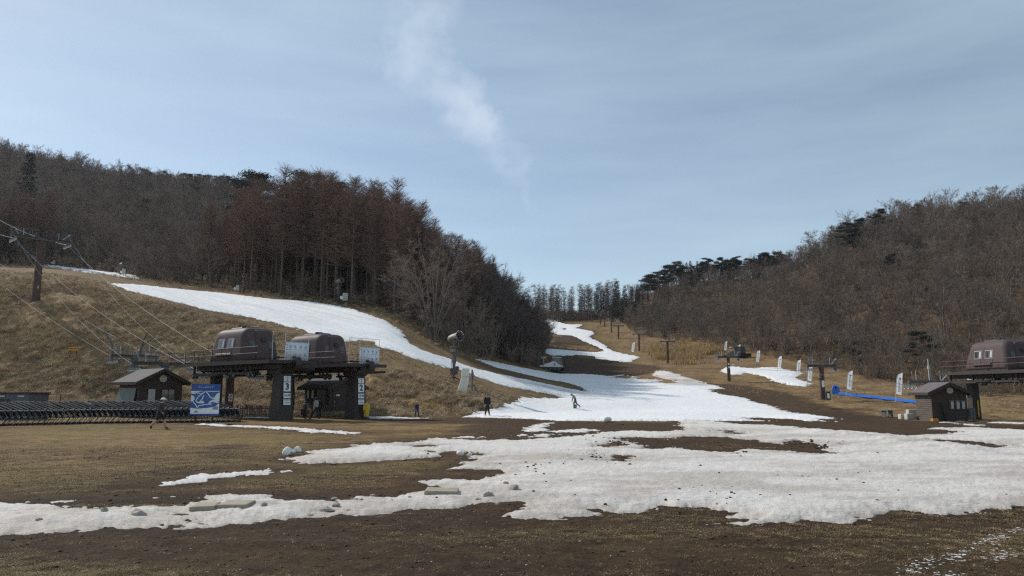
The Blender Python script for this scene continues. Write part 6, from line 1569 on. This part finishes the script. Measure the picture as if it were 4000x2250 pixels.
# ------------------------------------------------------------------ stones, lumps, grass
def rock_mesh(seed, flat=.6, m=M_ROCK):
    rng = np.random.default_rng(seed); bm = bmesh.new(); bmesh.ops.create_icosphere(bm, subdivisions=2, radius=.5)
    pl = [(unit(rng.normal(size=3)), .26 + .16 * rng.random()) for _ in range(9)]
    for v in bm.verts:
        c = np.array(v.co)
        for n_, o_ in pl:
            d = c @ n_ - o_
            if d > 0: c = c - n_ * d
        c = c * (1 + .06 * rng.normal()); c[2] *= flat; v.co = Vector(c)
    me = bpy.data.meshes.new('stone'); bm.to_mesh(me); bm.free(); me.materials.append(m); return me
RK = [rock_mesh(s, .55 + .25 * (s % 3) / 2) for s in range(8)]
ST = [(1, 405, 2022, 42), (2, 545, 2025, 78), (3, 150, 2048, 34), (4, 715, 2055, 24), (5, 1305, 1955, 36), (0, 1210, 2012, 42), (6, 1275, 1998, 70), (7, 1312, 1980, 34), (1, 1360, 1998, 24), (2, 1378, 1958, 36), (3, 1390, 1962, 26), (4, 1408, 1962, 24), (0, 1310, 1985, 44), (5, 1600, 1957, 22), (6, 1530, 1966, 18), (7, 1975, 1908, 26), (1, 2005, 1926, 52), (2, 1905, 1950, 56), (3, 1870, 1958, 30), (4, 1455, 1952, 26), (5, 1030, 1993, 40), (6, 690, 2052, 18)]
SIDE = ['pyramid-shaped dark stone in the snow strip', 'long dark stone in the snow strip, beside the pyramid-shaped one', 'small dark stone near the left edge of the snow strip', 'small stone at the lower edge of the snow strip under the slabs', 'pale round stone at the upper edge of the strip, right of the slabs', 'tan wedge stone in the snow right of the slabs', 'knobbly grey stone pile piece in the snow strip', 'grey stone leaning on the knobbly one', 'small grey stone right of the knobbly one', 'grey stone at the grass edge, left of a pair', 'grey stone at the grass edge, middle of three', 'small grey stone at the grass edge, right of a pair', 'rough stone behind the knobbly grey one', 'small dark stone left of the single tan slab', 'tiny dark stone in the strip, well left of the single slab', 'small flat dark stone in the field beyond the slab', 'flat grey stone melting out of the field right of the slab', 'tan angular stone at the field edge right of the slab', 'small stone touching the tan angular one', 'stone by the grass edge left of the single slab', 'flat stone in the strip between the slabs and the stone pile', 'tiny stone at the strip edge below the slabs']
for i, (k, u, v, w) in enumerate(ST):
    p = on(u, v, 6, 40); s = w / F_PX * p.y * .9
    o = tag(mobj('stone', RK[k], None, p + Vector((0, 0, .02 * s))), SIDE[i], 'stone', 'stones in the foreground snow'); o.scale = (s, s, s * (1.5 if i == 0 else 1)); o.rotation_euler = (0, 0, i * 1.7)
for i, (u, v, w, h, dp, rz, lab) in enumerate([(785, 2000, 96, .16, .45, 4, 'cut stone slab in the snow strip, left of its pair'), (908, 1996, 120, .17, .5, -5, 'cut stone slab in the snow strip, right of its pair'), (905, 2018, 130, .07, .4, 3, 'thin broken slab lying before the pair of cut slabs'), (1722, 1944, 132, .17, .5, 0, 'single tan cut stone slab at the edge of the snow field')]):
    p = on(u, v, 6, 40); s = w / F_PX * p.y
    o = bevbox('stone_slab', (0, 0, h / 2), (s, dp, h), .025, M_CONC, None, 2, lambda c: (c.__setitem__(0, c.x * (1.0 if c.z < 0 else .95)), c.__setitem__(1, c.y * (1 if c.x < 0 else .85))), smooth=False); o.location = p - Vector((0, -.2, .10)); o.rotation_euler = (R(2), R(i - 1.5), R(rz)); tag(o, lab, 'slab', 'cut stone slabs in the snow')
SB = rock_mesh(33, .95, M_SNOWB); SB2 = rock_mesh(35, .8, M_SNOWB)
for m_ in (SB, SB2): m_.polygons.foreach_set('use_smooth', np.ones(len(m_.polygons), bool))
for i, (u, v, w, lab) in enumerate([(1123, 1782, 36, 'dirty snow lump at the far left of three by the field tip'), (1143, 1776, 20, 'small middle snow lump by the field tip'), (1163, 1770, 26, 'snow lump nearest the field tip of three'), (1800, 1783, 28, 'snow lump on the grass notch, larger of two'), (1833, 1790, 20, 'small snow lump on the grass notch'), (2372, 1650, 30, 'white snow ball on the mud before the valley snow')]):
    p = on(u, v, 10, 60); s = w / F_PX * p.y * 1.2
    o = tag(mobj('snow_lump', SB if i % 2 == 0 else SB2, None, p + Vector((0, 0, .3 * s))), lab, 'snow lump', 'snow lumps on the field'); o.scale = (s, s, s); o.rotation_euler = (0, 0, i)
M_SOIL = mat('soil_clod', (.075, .050, .033), .95, var=.45, scale=3, bump=.6)
# mud clods and grit nobody could count
CL = [rock_mesh(50 + s, .6, M_CLOD) for s in range(3)]
cl_ = []
for (u0, v0, su, sv, n) in [(2370, 1790, 60, 9, 26), (2400, 1725, 60, 10, 26), (3140, 1735, 50, 8, 26), (2870, 1778, 26, 4, 10), (2290, 1820, 130, 14, 16), (3180, 1745, 40, 8, 16), (2800, 1960, 90, 18, 14), (3300, 1900, 400, 60, 26), (2300, 1900, 500, 60, 30), (2120, 1835, 40, 12, 6), (1700, 1790, 60, 6, 12), (2450, 1655, 60, 5, 20)]:
    for _ in range(n):
        p = on(u0 + RNG.normal() * su, v0 + RNG.normal() * sv, 8, 60); cl_.append((*p, RNG.uniform(.03, .11) * np.clip(p.y / 20, .7, 2)))
cl_ = np.array(cl_); scatter('mud_clods', cl_[:, :3], RNG.random(len(cl_)) * 6, cl_[:, 3], RNG.integers(0, 3, len(cl_)), CL, 'dark mud clods scattered over the snow')
n = 5200; d = np.exp(RNG.uniform(math.log(7.2), math.log(40), n)); t = RNG.uniform(-.75, .75, n); x = d * t; se, zz = snow_at(x, d)
jj = np.clip(np.searchsorted(rows, d), 1, nr - 1); ii = np.clip(np.searchsorted(cols, t), 1, nc - 1); lum = colr[_order[jj, ii]].sum(1)
ok = (se < -.05) & (lum < RNG.uniform(.12, .30, n))
scatter('soil_clods', np.stack([x, d, zz], 1)[ok], RNG.random(ok.sum()) * 6, (RNG.uniform(.02, .075, n) * np.clip(d / 12, .8, 2))[ok], RNG.integers(0, 3, ok.sum()), [rock_mesh(55 + s, .55, M_SOIL) for s in range(3)], 'crumbled soil clods over the muddy ground')
# crumbs of snow and pale pebbles in the near mud
PB = [rock_mesh(70 + s, .5, M_PALE) for s in range(2)]
n = 420; d = np.exp(RNG.uniform(math.log(7.6), math.log(15), n)); t = RNG.uniform(-.72, .72, n); x = d * t
se, zz = snow_at(x, d); ok = se < -.1
scatter('pebbles', np.stack([x, d, zz], 1)[ok], RNG.random(ok.sum()) * 6, RNG.uniform(.008, .035, ok.sum()), RNG.integers(0, 2, ok.sum()), PB, 'pale pebbles and straw bits in the near mud')
# crumbs of rotten snow in streaks at the lower right
cr = []
for pts in [PX(C3, [(2060, 1120), (2250, 1094), (2520, 1122)]), PX(C3, [(1690, 1230), (1850, 1250), (2090, 1284)]), PX(C3, [(2330, 1015), (2430, 985), (2576, 935)]), PX(C3, [(1820, 1200), (1980, 1158), (2140, 1150)]), PX(C3, [(2240, 1050), (2420, 1000)]), PX(C3, [(2350, 1150), (2560, 1120)])]:
    for _ in range(75):
        k = RNG.integers(0, len(pts) - 1); f = RNG.random()
        u = pts[k][0] + (pts[k + 1][0] - pts[k][0]) * f + RNG.normal() * 26; v = pts[k][1] + (pts[k + 1][1] - pts[k][1]) * f + RNG.normal() * 9
        p = on(u, v, 4, 20); cr.append((*p, RNG.uniform(.006, .030)))
cr = np.array(cr); sc_ = np.stack([cr[:, 3] * RNG.uniform(1.5, 3.5, len(cr)), cr[:, 3] * 1.2, cr[:, 3] * .5], 1)
scatter('snow_crumbs', cr[:, :3], RNG.normal(0, .3, len(cr)), sc_, RNG.integers(0, 2, len(cr)), [SB, SB2], 'streaks of rotten snow crumbs in the near grass')
# grass tufts
def tuft(seed, n, H, lean, w, m, name, spread=.12, droop=.5):
    rng = np.random.default_rng(seed); V, Fc = [], []
    for i in range(n):
        a = rng.random() * 6.283; b0 = np.array([math.cos(a), math.sin(a), 0]) * spread * rng.random()
        d = np.array([math.cos(a), math.sin(a), 0]) * lean * (.4 + rng.random()) + np.array([0, 0, 1.0]); d /= np.linalg.norm(d)
        L_ = H * (.6 + .7 * rng.random()); mid = b0 + d * L_ * .55; tip = b0 + d * L_ + np.array([math.cos(a), math.sin(a), 0]) * L_ * droop * .5 - np.array([0, 0, L_ * droop * .4])
        e = np.array([-math.sin(a + rng.normal() * .6), math.cos(a), 0]) * w * .5; k = len(V)
        V += [b0 - e, b0 + e, mid - e * .8, mid + e * .8, tip]; Fc += [(k, k + 1, k + 3), (k, k + 3, k + 2), (k + 2, k + 3, k + 4)]
    return np_mesh(name, np.array(V), np.array(Fc), [m])
TB_ = [tuft(s, 34, .50, .55, .015, M_STRAW, 'dry_tuft', .30, 1.0) for s in range(5)]
TS_ = [tuft(10 + s, 26, .034, 1.3, .005, M_TURF, 'turf_tuft', .16, .8) for s in range(4)]
TR_ = [tuft(20 + s, 30, 2.3, .10, .05, M_REED, 'reed_tuft', .35, .15) for s in range(3)]
# bank
n = 34000; t = RNG.uniform(XB(-400), XB(1990, 1600), n); d = np.exp(RNG.uniform(math.log(60), math.log(112), n)); x = t * d
b1, b2 = line_d(0, x, d), line_d(1, x, d); se, zz = snow_at(x, d)
ok = (d > b1 - .2) & (d < b2 + 9) & (se < -.3) & (fbm(x, d, .35, 3, 91) > RNG.uniform(.22, .55, n))
jj = np.clip(np.searchsorted(rows, d), 1, nr - 1); ii = np.clip(np.searchsorted(cols, t), 1, nc - 1)
hh = sstep(-2, 2, b2 - d)
scatter('bank_grass', np.stack([x, d, zz - .03], 1)[ok], RNG.normal(-.9, .7, ok.sum()), (RNG.uniform(.5, 1.2, n) * (.5 + .5 * hh))[ok], RNG.integers(0, 4, ok.sum()), TB_, 'long drooping dry grass on the bank', tilt=np.stack([RNG.normal(.30, .2, ok.sum()), RNG.normal(0, .2, ok.sum())], 1))
# right terrace and wood edges
n = 16000; t = RNG.uniform(XB(2450), XB(4200), n); d = RNG.uniform(64, 240, n); x = t * d; se, zz = snow_at(x, d)
ok = (d > line_d(1, x, d) + 1) & (d < right_edge(x, d) + 8) & (se < -.5) & (fbm(x, d, .25, 3, 93) > RNG.uniform(.40, .62, n))
scatter('terrace_grass', np.stack([x, d, zz - .03], 1)[ok], RNG.random(ok.sum()) * 6.28, RNG.uniform(.3, .75, ok.sum()), RNG.integers(0, 4, ok.sum()), TB_, 'dry grass tufts on the terrace below the wood')
# left wood edge grass
n = 7000; t = RNG.uniform(XB(-100), XB(1950), n); d = RNG.uniform(98, 172, n); x = t * d; se, zz = snow_at(x, d); e_ = d - line_d(2, x, d)
ok = (e_ > -16) & (e_ < 8) & (se < -.4) & (RNG.random(n) < .8)
scatter('wood_edge_grass', np.stack([x, d, zz - .03], 1)[ok], RNG.random(ok.sum()) * 6.28, RNG.uniform(.6, 1.5, ok.sum()), RNG.integers(0, 4, ok.sum()), TB_, 'rough dry grass along the wood edge')
# reeds
n = 3400; uu = RNG.normal(2690, 95, n); d = RNG.normal(190, 15, n); x = np.array([pix_dir(a, 1390)[0] for a in uu]) * d; zz = ground(x, d)
ok = (fbm(x, d, .10, 3, 95) > RNG.uniform(.38, .62, n)) & (uu > 2535) & (uu < 2840) & (d > 160)
scatter('reeds', np.stack([x, d, zz], 1)[ok], RNG.random(ok.sum()) * 6.28, RNG.uniform(.35, .8, ok.sum()), RNG.integers(0, 3, ok.sum()), TR_, 'tall tan reeds at the foot of the valley wood')
# turf in the foreground and on the field
n = 52000; d = np.exp(RNG.uniform(math.log(7.2), math.log(30), n)); t = RNG.uniform(-.78, .78, n); x = d * t; se, zz = snow_at(x, d)
gn = fbm(x, d * 1.6, .16, 5, 41); g2 = fbm(x, d * 2.2, .45, 4, 47)
ok = (se < np.where(d > 14, -1.1, -.12)) & (RNG.random(n) < (1 - sstep(15, 30, d)) ** .6 * np.clip(1.1 - 1.3 * sstep(.42, .66, gn * .7 + g2 * .3) + .3 * (t > .1) * (d < 10.5), .06, 1))
scatter('turf', np.stack([x, d, zz - .005], 1)[ok], RNG.random(ok.sum()) * 6.28, (RNG.uniform(.6, 1.3, n) * np.clip(d / 14, .8, 2.2))[ok], RNG.integers(0, 4, ok.sum()), TS_, 'short brown and olive turf of the field')
# ------------------------------------------------------------------ air
bm = bmesh.new(); bmesh.ops.create_cube(bm, size=1)
for v in bm.verts: v.co = Vector((v.co.x * 2600, 350 + v.co.y * 1800, 78 + v.co.z * 164))
me = bpy.data.meshes.new('haze'); bm.to_mesh(me); bm.free()
mh = bpy.data.materials.new('haze'); mh.use_nodes = True; hn = mh.node_tree.nodes; hn.clear()
ho = hn.new('ShaderNodeOutputMaterial'); hv = hn.new('ShaderNodeVolumePrincipled')
hv.inputs['Color'].default_value = (.86, .91, 1.0, 1); hv.inputs['Density'].default_value = .00007; hv.inputs['Anisotropy'].default_value = .35
mh.node_tree.links.new(hv.outputs[0], ho.inputs['Volume']); me.materials.append(mh)
tag(mobj('haze', me), 'thin spring haze filling the valley air', kind='stuff')
scene.cycles.volume_bounces = 0
